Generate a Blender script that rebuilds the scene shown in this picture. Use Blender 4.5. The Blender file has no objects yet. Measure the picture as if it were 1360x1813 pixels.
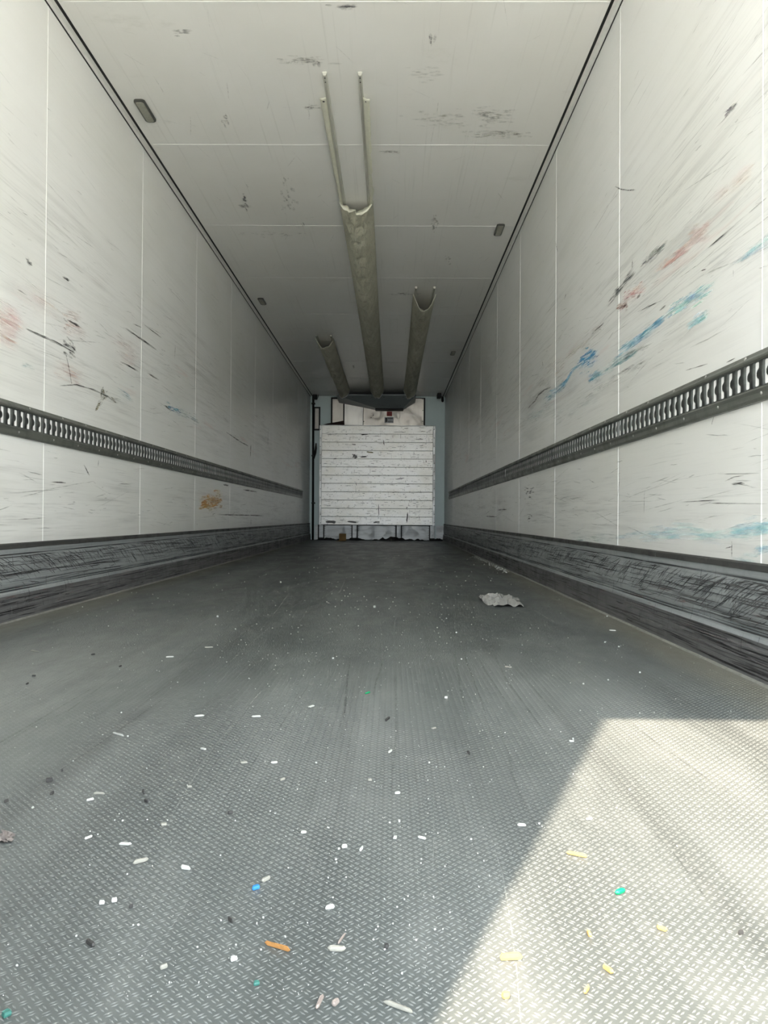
import bpy, bmesh, math, random
import numpy as np
from mathutils import Vector, Matrix, noise as mnoise

# ------------------------------------------------------------------ camera, sky, sun, exposure
scene = bpy.context.scene
C = scene.collection
random.seed(7)
rng = np.random.default_rng(11)

F_PX = 1300.0
IMG_W, IMG_H = 1360.0, 1813.0
VPX, VPY = 693.0, 916.0
CAM = Vector((0.265, 0.0, 0.417))
YAW = math.atan((VPX - IMG_W / 2) / F_PX)
PITCH = math.atan((VPY - IMG_H / 2) / F_PX)
ROLL = math.radians(0.42)
cam_rot = Matrix.Rotation(YAW, 3, 'Z') @ Matrix.Rotation(math.pi / 2 + PITCH, 3, 'X') @ Matrix.Rotation(ROLL, 3, 'Z')
cam_data = bpy.data.cameras.new('camera')
cam_data.sensor_fit = 'HORIZONTAL'
cam_data.sensor_width = 36.0
cam_data.lens = F_PX / IMG_W * 36.0
cam_data.clip_start = 0.02
cam = bpy.data.objects.new('camera', cam_data)
cam.matrix_world = Matrix.Translation(CAM) @ cam_rot.to_4x4()
C.objects.link(cam)
scene.camera = cam

world = bpy.data.worlds.new('hazy_sky')
scene.world = world
world.use_nodes = True
bg = world.node_tree.nodes['Background']
bg.inputs['Color'].default_value = (0.90, 0.96, 1.0, 1)
bg.inputs['Strength'].default_value = 3.9

SUN_EL = math.radians(55.6)
SUN_AZ = math.atan2(0.412, 0.931)
sun_dir = Vector((math.sin(SUN_AZ) * math.cos(SUN_EL), math.cos(SUN_AZ) * math.cos(SUN_EL), -math.sin(SUN_EL)))
sun_data = bpy.data.lights.new('sun', 'SUN')
sun_data.energy = 6.4
sun_data.color = (1.0, 0.84, 0.66)
sun_data.angle = math.radians(0.6)
sun = bpy.data.objects.new('sun', sun_data)
sun.rotation_euler = sun_dir.to_track_quat('-Z', 'Y').to_euler()
sun.location = (-3, -6, 9)
C.objects.link(sun)

# sampling guide for the daylight that enters through the open half of the rear doorway
portal_data = bpy.data.lights.new('doorway_portal', 'AREA')
portal_data.shape = 'RECTANGLE'
portal_data.size = 1.24
portal_data.size_y = 2.6
portal_data.cycles.is_portal = True
portal = bpy.data.objects.new('doorway_portal', portal_data)
portal.location = (0.615, -0.10, 1.3)
portal.rotation_euler = (math.pi / 2, 0, 0)
C.objects.link(portal)

scene.view_settings.view_transform = 'Standard'
scene.view_settings.look = 'None'
scene.view_settings.gamma = 1.0
scene.view_settings.use_curve_mapping = False
scene.view_settings.exposure = 1.48
scene.cycles.max_bounces = 14
scene.cycles.diffuse_bounces = 10
scene.cycles.glossy_bounces = 6
scene.cycles.transparent_max_bounces = 64

# ------------------------------------------------------------------ dimensions
HW = 1.23          # half width of the load space
H = 2.63           # ceiling height
YB = 13.40         # front bulkhead wall
YR = -0.08         # rear doorway
SEAM0, PITCH_Y = 1.925, 1.212

# ------------------------------------------------------------------ pixel -> direction -> surface
def ray(px, py):
    return (cam_rot @ Vector(((px - IMG_W / 2) / F_PX, -(py - IMG_H / 2) / F_PX, -1.0)))
def on_floor(px, py, z=0.0):
    d = ray(px, py); return CAM + d * ((z - CAM.z) / d.z)
def on_wall(side, px, py):
    d = ray(px, py); return CAM + d * ((side * HW - CAM.x) / d.x)
def on_y(px, py, Y):
    d = ray(px, py); return CAM + d * ((Y - CAM.y) / d.y)
def bz(u, v, Y):      # pixel of the enlarged far-end view
    return on_y(520 + u * 0.220588, 670 + v * 0.220588, Y)

# ------------------------------------------------------------------ object helpers
def new_obj(name, me, mat=None, parent=None):
    o = bpy.data.objects.new(name, me)
    C.objects.link(o)
    if mat is not None and len(me.materials) == 0:
        me.materials.append(mat)
    if parent is not None:
        o.parent = parent
        o.matrix_parent_inverse = Matrix.Translation(-Vector(parent['base'])) if 'base' in parent else Matrix.Identity(4)
    return o

def mesh(name, verts, faces, mat=None, parent=None, smooth=False):
    me = bpy.data.meshes.new(name)
    me.from_pydata([tuple(v) for v in verts], [], faces)
    me.update()
    if smooth:
        me.polygons.foreach_set('use_smooth', [True] * len(me.polygons))
    return new_obj(name, me, mat, parent)

def np_mesh(name, V, Fq, mat=None, parent=None, smooth=False):
    """V (n,3), Fq (m,k) arrays"""
    me = bpy.data.meshes.new(name)
    m, k = Fq.shape
    me.vertices.add(len(V)); me.vertices.foreach_set('co', V.astype(np.float32).ravel())
    me.loops.add(m * k); me.loops.foreach_set('vertex_index', Fq.astype(np.int32).ravel())
    me.polygons.add(m); me.polygons.foreach_set('loop_start', np.arange(0, m * k, k, dtype=np.int32))
    if smooth:
        me.polygons.foreach_set('use_smooth', np.ones(m, dtype=bool))
    me.update(calc_edges=True)
    me.validate()
    return new_obj(name, me, mat, parent)

def box_vf(x0, x1, y0, y1, z0, z1):
    v = [(x0, y0, z0), (x1, y0, z0), (x1, y1, z0), (x0, y1, z0), (x0, y0, z1), (x1, y0, z1), (x1, y1, z1), (x0, y1, z1)]
    f = [(0, 3, 2, 1), (4, 5, 6, 7), (0, 1, 5, 4), (1, 2, 6, 5), (2, 3, 7, 6), (3, 0, 4, 7)]
    return v, f

def box(name, x0, x1, y0, y1, z0, z1, mat, parent=None, bevel=0.0):
    x0, x1 = min(x0, x1), max(x0, x1); y0, y1 = min(y0, y1), max(y0, y1); z0, z1 = min(z0, z1), max(z0, z1)
    v, f = box_vf(x0, x1, y0, y1, z0, z1)
    if bevel <= 0:
        return mesh(name, v, f, mat, parent)
    bm = bmesh.new()
    vs = [bm.verts.new(p) for p in v]
    for q in f: bm.faces.new([vs[i] for i in q])
    bmesh.ops.bevel(bm, geom=bm.edges[:], offset=bevel, segments=2, affect='EDGES', profile=0.6)
    me = bpy.data.meshes.new(name); bm.to_mesh(me); bm.free()
    return new_obj(name, me, mat, parent)

def multi(name, items, mat, parent=None):
    """several (verts, faces) joined in one mesh"""
    V, Fc = [], []
    for v, f in items:
        b = len(V); V += list(v); Fc += [tuple(i + b for i in q) for q in f]
    o = mesh(name, V, Fc, mat, parent); o['kind'] = 'stuff'
    return o

def tube_vf(pts, r, n=10, cap=True):
    pts = [Vector(p) for p in pts]
    V, Fc = [], []
    for i, p in enumerate(pts):
        t = (pts[min(i + 1, len(pts) - 1)] - pts[max(i - 1, 0)]).normalized()
        a = Vector((0, 0, 1)) if abs(t.z) < 0.9 else Vector((1, 0, 0))
        u = t.cross(a).normalized(); w = t.cross(u)
        rr = r[i] if isinstance(r, (list, tuple)) else r
        for k in range(n):
            an = 2 * math.pi * k / n
            V.append(p + (u * math.cos(an) + w * math.sin(an)) * rr)
    for i in range(len(pts) - 1):
        for k in range(n):
            a, b = i * n + k, i * n + (k + 1) % n
            Fc.append((a, b, b + n, a + n))
    if cap:
        Fc.append(tuple(range(n))[::-1]); Fc.append(tuple(range((len(pts) - 1) * n, len(pts) * n)))
    return V, Fc

def tube(name, pts, r, mat, parent=None, n=10):
    v, f = tube_vf(pts, r, n)
    o = mesh(name, v, f, mat, parent, smooth=True)
    return o

def dome_vf(c, nrm, r, h, n=8):
    """small screw or rivet head: centre c on the surface, normal nrm"""
    c = Vector(c); nrm = Vector(nrm).normalized()
    a = Vector((0, 0, 1)) if abs(nrm.z) < 0.9 else Vector((1, 0, 0))
    u = nrm.cross(a).normalized(); w = nrm.cross(u)
    V, Fc = [], []
    for (rr, hh) in ((r, 0.0), (r * 0.8, h * 0.7), (r * 0.35, h)):
        for k in range(n):
            an = 2 * math.pi * k / n
            V.append(c + (u * math.cos(an) + w * math.sin(an)) * rr + nrm * hh)
    for i in range(2):
        for k in range(n):
            p, q = i * n + k, i * n + (k + 1) % n
            Fc.append((p, q, q + n, p + n))
    Fc.append(tuple(range(2 * n, 3 * n)))
    return V, Fc

def prism_vf(poly, axis_dir):
    """extrude a closed 3-D polygon along a vector"""
    d = Vector(axis_dir); n = len(poly)
    V = [Vector(p) for p in poly] + [Vector(p) + d for p in poly]
    Fc = [tuple(range(n))[::-1], tuple(range(n, 2 * n))]
    Fc += [(i, (i + 1) % n, n + (i + 1) % n, n + i) for i in range(n)]
    return V, Fc

def thing(name, loc, label, cat, group=None):
    o = bpy.data.objects.new(name, None)
    o.empty_display_size = 0.05
    o.location = loc
    C.objects.link(o)
    o['base'] = tuple(loc)
    return tag(o, label, cat, group)

def tag(o, label, cat, group=None):
    o['label'] = label; o['category'] = cat
    if group: o['group'] = group
    return o

def structure(o):
    o['kind'] = 'structure'; return o

# ------------------------------------------------------------------ materials
class N:
    def __init__(self, name):
        self.m = bpy.data.materials.new(name); self.m.use_nodes = True
        self.t = self.m.node_tree; self.b = self.t.nodes['Principled BSDF']
        self.out = self.t.nodes['Material Output']
        self._pos = None
    def n(self, typ, **kw):
        nd = self.t.nodes.new(typ)
        for k, v in kw.items(): setattr(nd, k, v)
        return nd
    def l(self, a, b): self.t.links.new(a, b)
    def pos(self):
        if self._pos is None:
            self._pos = self.n('ShaderNodeNewGeometry').outputs['Position']
        return self._pos
    def objpos(self):
        return self.n('ShaderNodeTexCoord').outputs['Object']
    def scaled(self, s, src=None):
        v = self.n('ShaderNodeVectorMath', operation='MULTIPLY')
        self.l(src or self.pos(), v.inputs[0]); v.inputs[1].default_value = s
        return v.outputs[0]
    def noise(self, s, detail=4, rough=0.6, src=None, dist=0.0):
        x = self.n('ShaderNodeTexNoise'); x.inputs['Scale'].default_value = 1.0
        x.inputs['Detail'].default_value = detail; x.inputs['Roughness'].default_value = rough
        x.inputs['Distortion'].default_value = dist
        self.l(self.scaled(s, src), x.inputs['Vector'])
        return x.outputs['Fac']
    def ramp(self, fac, lo, hi, a=0.0, b=1.0):
        r = self.n('ShaderNodeMapRange'); r.interpolation_type = 'SMOOTHSTEP'
        r.inputs['From Min'].default_value = lo; r.inputs['From Max'].default_value = hi
        r.inputs['To Min'].default_value = a; r.inputs['To Max'].default_value = b
        self.l(fac, r.inputs['Value']); return r.outputs['Result']
    def math(self, op, a, b=None):
        x = self.n('ShaderNodeMath', operation=op)
        for i, v in enumerate((a, b)):
            if v is None: continue
            if isinstance(v, (int, float)): x.inputs[i].default_value = v
            else: self.l(v, x.inputs[i])
        return x.outputs[0]
    def mix(self, fac, a, b):
        x = self.n('ShaderNodeMix', data_type='RGBA')
        for sock, v in ((x.inputs[0], fac), (x.inputs[6], a), (x.inputs[7], b)):
            if isinstance(v, tuple): sock.default_value = (*v[:3], 1.0)
            elif isinstance(v, (int, float)): sock.default_value = v
            else: self.l(v, sock)
        return x.outputs[2]
    def sep(self):
        s = self.n('ShaderNodeSeparateXYZ'); self.l(self.pos(), s.inputs[0]); return s.outputs
    def bump(self, h, strength, dist):
        x = self.n('ShaderNodeBump'); x.inputs['Strength'].default_value = strength
        x.inputs['Distance'].default_value = dist
        self.l(h, x.inputs['Height']); self.l(x.outputs[0], self.b.inputs['Normal'])
    def set(self, color=None, rough=None, metal=None, spec=None):
        for k, v in (('Base Color', color), ('Roughness', rough), ('Metallic', metal), ('Specular IOR Level', spec)):
            if v is None: continue
            if isinstance(v, tuple): self.b.inputs[k].default_value = (*v[:3], 1.0)
            elif isinstance(v, (int, float)): self.b.inputs[k].default_value = v
            else: self.l(v, self.b.inputs[k])
        return self.m

def plain(name, col, rough=0.5, metal=0.0, vary=0.12, scale=30.0):
    k = N(name)
    f = k.noise((scale,) * 3, 3)
    c2 = tuple(max(0.0, c * (1 - vary * 2)) for c in col)
    return k.set(k.mix(k.ramp(f, 0.35, 0.75), col, c2), rough, metal)

# white laminate wall: dirt streaks that run along the trailer, yellowed blotches
def wall_material():
    k = N('wall_laminate')
    x, y, z = k.sep()
    blot = k.ramp(k.noise((0.7, 0.5, 1.1), 3), 0.40, 0.70)
    base = k.mix(blot, (0.88, 0.885, 0.87), (0.82, 0.825, 0.79))
    st = k.ramp(k.noise((1, 1.1, 26.0), 6, 0.62), 0.47, 0.72)
    st2 = k.ramp(k.noise((1, 3.0, 150.0), 4, 0.6), 0.50, 0.74)
    band = k.math('MAXIMUM', k.math('MULTIPLY', k.ramp(z, 0.80, 1.15), k.ramp(z, 2.05, 1.45)),
                  k.math('MULTIPLY', k.ramp(z, 0.25, 0.40), k.ramp(z, 0.75, 0.60)))
    band = k.math('ADD', k.math('MULTIPLY', band, 0.80), 0.18)
    patch = k.ramp(k.noise((1, 0.9, 2.2), 3), 0.38, 0.62)
    f1 = k.math('MULTIPLY', k.math('MULTIPLY', st, band), k.math('ADD', k.math('MULTIPLY', patch, 0.34), 0.10))
    f2 = k.math('MULTIPLY', k.math('MULTIPLY', st2, band), k.math('ADD', k.math('MULTIPLY', patch, 0.40), 0.08))
    col = k.mix(f1, base, (0.42, 0.42, 0.40))
    col = k.mix(f2, col, (0.33, 0.33, 0.325))
    pink = k.math('MULTIPLY', k.math('MULTIPLY', k.ramp(k.noise((1, 0.8, 9.0), 3), 0.60, 0.74), k.math('MULTIPLY', k.ramp(z, 0.9, 1.2), k.ramp(z, 1.7, 1.4))), 0.30)
    col = k.mix(pink, col, (0.72, 0.47, 0.44))
    grime = k.math('MULTIPLY', k.ramp(k.math('ADD', z, k.math('MULTIPLY', k.noise((1, 3, 3), 4), 0.12)), 0.48, 0.34), 0.25)
    col = k.mix(grime, col, (0.45, 0.44, 0.42))
    k.bump(k.noise((1, 4, 9), 3), 0.10, 0.01)
    return k.set(col, 0.30, 0.0, 0.5)

def ceiling_material():
    k = N('ceiling_laminate')
    blot = k.ramp(k.noise((0.9, 0.6, 1), 4), 0.40, 0.68)
    col = k.mix(blot, (0.92, 0.92, 0.895), (0.88, 0.875, 0.84))
    sm = k.math('MULTIPLY', k.ramp(k.noise((2.2, 3.6, 1), 6, 0.7), 0.60, 0.78), 0.26)
    col = k.mix(sm, col, (0.47, 0.47, 0.40))
    st = k.math('MULTIPLY', k.ramp(k.noise((60, 0.9, 1), 4), 0.58, 0.74), 0.18)
    col = k.mix(st, col, (0.45, 0.45, 0.41))
    k.bump(k.noise((5, 5, 1), 3), 0.08, 0.01)
    return k.set(col, 0.34, 0.0, 0.5)

TP = 0.0130        # tread pitch
TREAD_END = 2.30   # raised bars are modelled up to here; fine relief continues beyond
def floor_material(with_relief):
    k = N('floor_resin' if with_relief else 'tread_resin')
    x, y, z = k.sep()
    big = k.ramp(k.noise((1.5, 0.45, 1), 4), 0.36, 0.66)
    col = k.mix(big, (0.070, 0.080, 0.080), (0.112, 0.124, 0.122))
    lane = k.math('MULTIPLY', k.ramp(k.noise((9.0, 0.12, 1), 5, 0.65), 0.48, 0.70), 0.62)
    col = k.mix(lane, col, (0.045, 0.050, 0.050))
    fine = k.math('MULTIPLY', k.ramp(k.noise((120, 3.0, 1), 3), 0.55, 0.75), 0.42)
    col = k.mix(fine, col, (0.050, 0.055, 0.055))
    dustn = k.noise((6, 2.2, 1), 7, 0.72)
    dust = k.math('MULTIPLY', k.ramp(dustn, 0.44, 0.76), 0.45)
    col = k.mix(dust, col, (0.175, 0.185, 0.180))
    edge = k.ramp(k.math('ADD', k.math('ABSOLUTE', x), k.math('MULTIPLY', dustn, 0.22)), 1.10, 1.30)
    col = k.mix(k.math('MULTIPLY', edge, 0.65), col, (0.185, 0.175, 0.135))
    pale_left = k.math('MULTIPLY', k.ramp(k.math('ADD', x, k.math('MULTIPLY', dustn, 0.5)), 0.05, -0.55), k.ramp(y, 4.5, 1.2))  # paler towards the left wall and the rear doorway
    col = k.mix(k.math('MULTIPLY', pale_left, 0.45), col, (0.215, 0.225, 0.215))
    speck = k.ramp(k.noise((330, 330, 1), 2), 0.70, 0.78)
    col = k.mix(k.math('MULTIPLY', speck, 0.5), col, (0.55, 0.56, 0.54))
    if not with_relief:
        col = k.mix(0.20, col, (0.34, 0.355, 0.35))
    rough = k.ramp(dustn, 0.35, 0.7, 0.34, 0.55)
    if with_relief:
        wy = k.n('ShaderNodeTexVoronoi'); wy.feature = 'F1'
        wy.inputs['Scale'].default_value = 1.0
        k.l(k.scaled((1 / 0.0046, 1 / 0.0092, 1)), wy.inputs['Vector'])
        h = k.math('MULTIPLY', k.ramp(wy.outputs['Distance'], 0.15, 0.55, 1.0, 0.0), k.ramp(y, TREAD_END - 0.9, TREAD_END + 0.1))
        k.bump(h, 0.55, 0.0007)
    return k.set(col, rough, 0.0, 0.5)

def alu_material(name, col, dark, rough=0.45, streak=(3, 1.2, 60), amount=0.7, metal=0.6):
    k = N(name)
    a = k.ramp(k.noise(streak, 6, 0.65), 0.42, 0.68)
    b = k.ramp(k.noise((8, 8, 8), 5, 0.7), 0.40, 0.70)
    c = k.mix(k.math('MULTIPLY', a, amount), col, dark)
    c = k.mix(k.math('MULTIPLY', b, amount * 0.5), c, tuple(0.5 * (p + q) for p, q in zip(col, dark)))
    k.bump(k.noise(tuple(3 * s for s in streak), 3), 0.15, 0.002)
    return k.set(c, k.ramp(b, 0, 1, rough, rough + 0.2), metal)

def plank_material():
    k = N('plank_aluminium')
    a = k.ramp(k.noise((5, 5, 38), 6, 0.7), 0.56, 0.72)
    b = k.ramp(k.noise((22, 5, 90), 5, 0.7), 0.60, 0.74)
    g = k.ramp(k.noise((2.1, 2, 3.0), 4), 0.40, 0.66)
    c = k.mix(g, (0.90, 0.90, 0.88), (0.84, 0.83, 0.78))
    c = k.mix(k.math('MULTIPLY', a, 0.62), c, (0.36, 0.35, 0.33))
    c = k.mix(k.math('MULTIPLY', b, 0.75), c, (0.13, 0.12, 0.11))
    k.bump(k.noise((6, 5, 14), 4), 0.35, 0.01)
    return k.set(c, 0.46, 0.78)

def mark_material(name, broken, lo=0.34, hi=0.60):
    """paint-like scuffs: colour and strength come from the mark itself, broken up along its stroke"""
    k = N(name)
    at = k.n('ShaderNodeAttribute'); at.attribute_name = 'mark'
    nz = k.noise(broken, 4, 0.65)
    a = k.math('MULTIPLY', at.outputs['Alpha'], k.ramp(nz, lo, hi))
    k.l(a, k.b.inputs['Alpha'])
    return k.set(at.outputs['Color'], 0.6)

M = {}
M['wall'] = wall_material()
M['ceiling'] = ceiling_material()
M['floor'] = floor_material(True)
M['tread'] = floor_material(False)
M['seam'] = plain('seam_sealant', (0.92, 0.92, 0.90), 0.5, 0, 0.02)
M['black'] = plain('black_rubber_and_shade', (0.006, 0.006, 0.006), 0.6, 0, 0.1)
M['trim'] = plain('trim_white', (0.80, 0.80, 0.77), 0.4, 0, 0.04)
M['backwall'] = plain('front_wall_paint', (0.66, 0.78, 0.78), 0.45, 0.2, 0.03, 3)
M['rail'] = alu_material('rail_grey', (0.115, 0.125, 0.120), (0.070, 0.074, 0.072), 0.38, (6, 1.5, 80), 0.7, 0.35)
M['rail_flange'] = alu_material('rail_flange_grey', (0.185, 0.195, 0.175), (0.10, 0.104, 0.092), 0.36, (6, 1.5, 80), 0.7, 0.45)
M['screw'] = plain('screw_steel', (0.62, 0.62, 0.60), 0.3, 0.8, 0.1)
M['insert'] = plain('white_insert', (0.97, 0.97, 0.97), 0.5, 0, 0.0)
M['kick_cap'] = alu_material('kick_cap_grey', (0.075, 0.075, 0.072), (0.040, 0.040, 0.038), 0.45, (4, 1.2, 60), 0.6, 0.3)
M['kick'] = alu_material('kick_aluminium', (0.42, 0.45, 0.46), (0.20, 0.21, 0.215), 0.42, (4, 0.8, 75), 0.65, 0.35)
M['kick_low'] = alu_material('kick_lower_grey', (0.16, 0.162, 0.165), (0.075, 0.071, 0.072), 0.42, (4, 1.0, 75), 0.75, 0.25)
M['bead'] = plain('sealing_bead', (0.23, 0.23, 0.21), 0.5, 0, 0.15)
M['fabric'] = None
M['rail_alu'] = alu_material('chute_rail_aluminium', (0.62, 0.62, 0.56), (0.42, 0.42, 0.37), 0.4, (40, 1, 4), 0.5, 0.3)
M['plank'] = plank_material()
M['plank_frame'] = alu_material('frame_aluminium', (0.85, 0.86, 0.85), (0.6, 0.6, 0.59), 0.46, (20, 5, 10), 0.5, 0.78)
M['low_panel'] = alu_material('low_panel_aluminium', (0.72, 0.75, 0.76), (0.5, 0.52, 0.52), 0.45, (3, 3, 30), 0.6, 0.4)
M['steel'] = alu_material('stainless', (0.66, 0.62, 0.56), (0.50, 0.47, 0.43), 0.34, (9, 3, 1.5), 0.6, 0.65)
M['steel_bright'] = alu_material('stainless_bright', (0.80, 0.78, 0.74), (0.62, 0.60, 0.57), 0.28, (14, 3, 1.5), 0.6, 0.75)
M['deflector'] = plain('deflector_paint', (0.26, 0.30, 0.31), 0.45, 0.1, 0.05, 4)
M['red'] = plain('red_sticker', (0.34, 0.022, 0.015), 0.5)
M['plate'] = plain('data_plate_grey', (0.26, 0.27, 0.28), 0.4, 0.3)
M['plate_dark'] = plain('data_plate_print', (0.04, 0.04, 0.04), 0.5)
M['rust'] = plain('dark_red_foam', (0.030, 0.010, 0.008), 0.8, 0, 0.2)
M['bezel'] = plain('lamp_bezel', (0.060, 0.062, 0.055), 0.4, 0, 0.05)
M['lens'] = plain('lamp_lens', (0.34, 0.345, 0.29), 0.25, 0, 0.08, 90)
M['film'] = plain('plastic_film', (0.38, 0.38, 0.37), 0.35, 0, 0.05)
M['card'] = plain('cardboard', (0.33, 0.205, 0.075), 0.8, 0, 0.1)
M['dirt'] = plain('dark_dirt', (0.022, 0.020, 0.018), 0.9, 0, 0.3)
M['crumb'] = plain('white_foam', (0.46, 0.48, 0.46), 0.6, 0, 0.02)
M['splinter'] = plain('pale_splinter', (0.28, 0.28, 0.25), 0.6, 0, 0.06, 200)
M['wood'] = plain('wood_sliver', (0.38, 0.19, 0.06), 0.6, 0, 0.15, 160)
M['wood_pale'] = plain('pale_wood', (0.40, 0.28, 0.11), 0.6, 0, 0.1, 160)
M['blue'] = plain('blue_plastic', (0.03, 0.20, 0.55), 0.4, 0, 0.03)
M['green'] = plain('green_plastic', (0.0, 0.32, 0.12), 0.4, 0, 0.03)
M['dark_green'] = plain('dark_green_plastic', (0.03, 0.13, 0.11), 0.4, 0, 0.05)
M['dark_bit'] = plain('dark_rubber_bit', (0.035, 0.035, 0.035), 0.7, 0, 0.1)
M['brown_bit'] = plain('brown_leaf', (0.16, 0.14, 0.13), 0.7, 0, 0.2, 120)
M['pinkish'] = plain('pinkish_flake', (0.28, 0.24, 0.22), 0.6, 0, 0.1)
M['concrete'] = plain('yard_concrete', (0.78, 0.75, 0.68), 0.85, 0, 0.04, 2)
M['outer'] = plain('outer_skin', (0.75, 0.75, 0.75), 0.5, 0, 0.02)
M['mark'] = mark_material('scuff_paint', (1, 9, 200), 0.28, 0.66)
M['mark_line'] = mark_material('gouge_paint', (6, 6, 6), 0.18, 0.42)
M['mark_fine'] = mark_material('scratch_paint', (40, 40, 40))

def fabric_material():
    k = N('chute_fabric')
    a = k.ramp(k.noise((9, 3, 9), 5, 0.65), 0.36, 0.66)
    c = k.mix(a, (0.64, 0.63, 0.51), (0.52, 0.51, 0.40))
    d = k.math('MULTIPLY', k.ramp(k.noise((30, 12, 30), 4), 0.60, 0.75), 0.45)
    c = k.mix(d, c, (0.22, 0.215, 0.17))
    k.bump(k.noise((26, 9, 26), 4, 0.6, dist=1.5), 0.7, 0.02)
    return k.set(c, 0.55)
M['fabric'] = fabric_material()
M['fabric_edge'] = plain('fabric_edge', (0.74, 0.74, 0.62), 0.55, 0, 0.04)

# ------------------------------------------------------------------ ground outside
gv, gf = box_vf(-30, 30, -40, 45, -1.35, -1.25)
structure(mesh('ground', gv, gf, M['concrete']))

# ------------------------------------------------------------------ floor
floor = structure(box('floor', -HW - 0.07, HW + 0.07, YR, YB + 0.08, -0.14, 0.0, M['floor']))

def tread_bars():
    """two short raised bars per cell, turned the other way in the cells between (raised anti-slip tread)"""
    nx, ny = int(2 * (HW - 0.03) / TP), int((TREAD_END - 0.25) / TP)
    ix, iy = np.meshgrid(np.arange(nx), np.arange(ny), indexing='ij')
    cx0 = (-HW + 0.04 + ix * TP).ravel(); cy0 = (0.25 + iy * TP).ravel()
    blocks = []
    for (ox, oy, ang) in ((0, 0, math.radians(38)), (TP / 2, TP / 2, math.radians(-38))):
        dx, dy = math.cos(ang), math.sin(ang)
        px, py = -dy, dx
        for s in (-1, 1):
            cx = cx0 + ox + px * s * 0.00175; cy = cy0 + oy + py * s * 0.00175
            L, Wd, hh = 0.0039, 0.00095, 0.00105
            loc = [(-L, 0, 0), (0, -Wd, 0), (L, 0, 0), (0, Wd, 0), (-L * .45, 0, hh), (L * .45, 0, hh)]
            V = np.stack([np.stack([cx + a * dx + b * px, cy + a * dy + b * py, np.full_like(cx, c + 0.00002)], 1) for a, b, c in loc], 1)
            blocks.append(V)
    V = np.concatenate(blocks, 0)
    # worn places: lower bars
    n = len(V)
    wear = np.ones(n)
    c = V.mean(1)
    w = np.sin(c[:, 0] * 7 + 1.3) * np.sin(c[:, 1] * 3.1 + .4) + 0.5 * np.sin(c[:, 0] * 23) * np.sin(c[:, 1] * 9)
    V[:, 4:, 2] *= np.clip(1.0 - 0.25 * (w[:, None] + 0.3), 0.45, 1.1)
    V[:, 4:, 2] *= np.clip(0.40 + (c[:, 0] + 0.55) * 1.0, 0.30, 1.0)[:, None]      # flattened in the walked lane
    V[:, 4:, 2] *= np.clip((TREAD_END - c[:, 1]) / 0.8, 0.12, 1.0)[:, None]
    base = (np.arange(n) * 6)[:, None]
    tri = np.array([(0, 1, 4), (1, 5, 4), (1, 2, 5), (2, 3, 5), (3, 4, 5), (3, 0, 4)])
    Fq = (base[:, :, None] + tri[None]).reshape(-1, 3)
    o = np_mesh('tread_pattern', V.reshape(-1, 3), Fq, M['tread'], floor)
    o['kind'] = 'stuff'
tread_bars()

# ------------------------------------------------------------------ walls and ceiling: backing, panels, sealed seams
seams = [SEAM0 + PITCH_Y * i for i in range(-1, 10)]
edges = [YR] + [s for s in seams if YR + 0.1 < s < YB - 0.05] + [YB]
PT = 0.006
walls = {}
for side, nm in ((-1, 'wall_left'), (1, 'wall_right')):
    w = structure(box(nm, side * (HW + PT), side * (HW + 0.075), YR, YB + 0.08, -0.14, H + 0.09, M['outer']))
    walls[side] = w
    for a, b in zip(edges[:-1], edges[1:]):
        box('wall_panel', side * HW, side * (HW + PT), a + 0.0015, b - 0.0015, 0.0, H + 0.004, M['wall'], w)
    for s in edges[1:-1]:
        box('seam_strip', side * (HW - 0.0012), side * (HW + PT), s - 0.0022, s + 0.0022, 0.29, H - 0.02, M['seam'], w)
ceil = structure(box('ceiling', -HW - PT, HW + PT, YR, YB + 0.08, H + PT, H + 0.09, M['outer']))
for a, b in zip(edges[:-1], edges[1:]):
    box('ceiling_panel', -HW + 0.0425, HW - 0.0425, a + 0.0012, b - 0.0012, H, H + PT, M['ceiling'], ceil)
for s in edges[1:-1]:
    box('seam_strip', -HW + 0.06, HW - 0.06, s - 0.0042, s + 0.0042, H - 0.0012, H + PT, M['seam'], ceil)
wall_back = structure(box('wall_back', -HW - PT, HW + PT, YB, YB + 0.08, -0.14, H + PT, M['backwall']))

for i, side in ((1, -1), (2, 1)):
    prof = [(HW, H - 0.012), (HW, H + PT), (HW - 0.030, H + PT), (HW - 0.030, H - 0.0005), (HW - 0.012, H - 0.003), (HW - 0.003, H - 0.012)]
    t = mesh('trim_%d' % i, *prism_vf([(side * x, YR, z) for x, z in prof], (0, YB - YR, 0)), M['trim'])
    structure(t)
    box('gasket', side * (HW - 0.0430), side * (HW - 0.0300), YR, YB, H - 0.0020, H + 0.0058, M['black'], t)
    box('gasket', side * (HW - 0.0030), side * (HW + 0.001), YR, YB, H - 0.0190, H - 0.0118, M['black'], t)

# header and closed half of the rear door (behind the camera; they shade the floor)
box('door_header', -HW, HW, YR, -0.02, 2.58, H + 0.02, M['trim'], ceil)
door = structure(box('door_1', -HW + 0.005, 0.0, YR, -0.015, 0.012, 2.578, M['outer']))
for zz in (0.35, 1.3, 2.2):
    box('hinge_bar', -HW + 0.02, -0.25, YR - 0.012, YR, zz - 0.03, zz + 0.03, M['plate'], door)
tube('lock_rod', [(-0.12, YR - 0.02, 0.05), (-0.12, YR - 0.02, 2.55)], 0.014, M['screw'], door)

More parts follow.
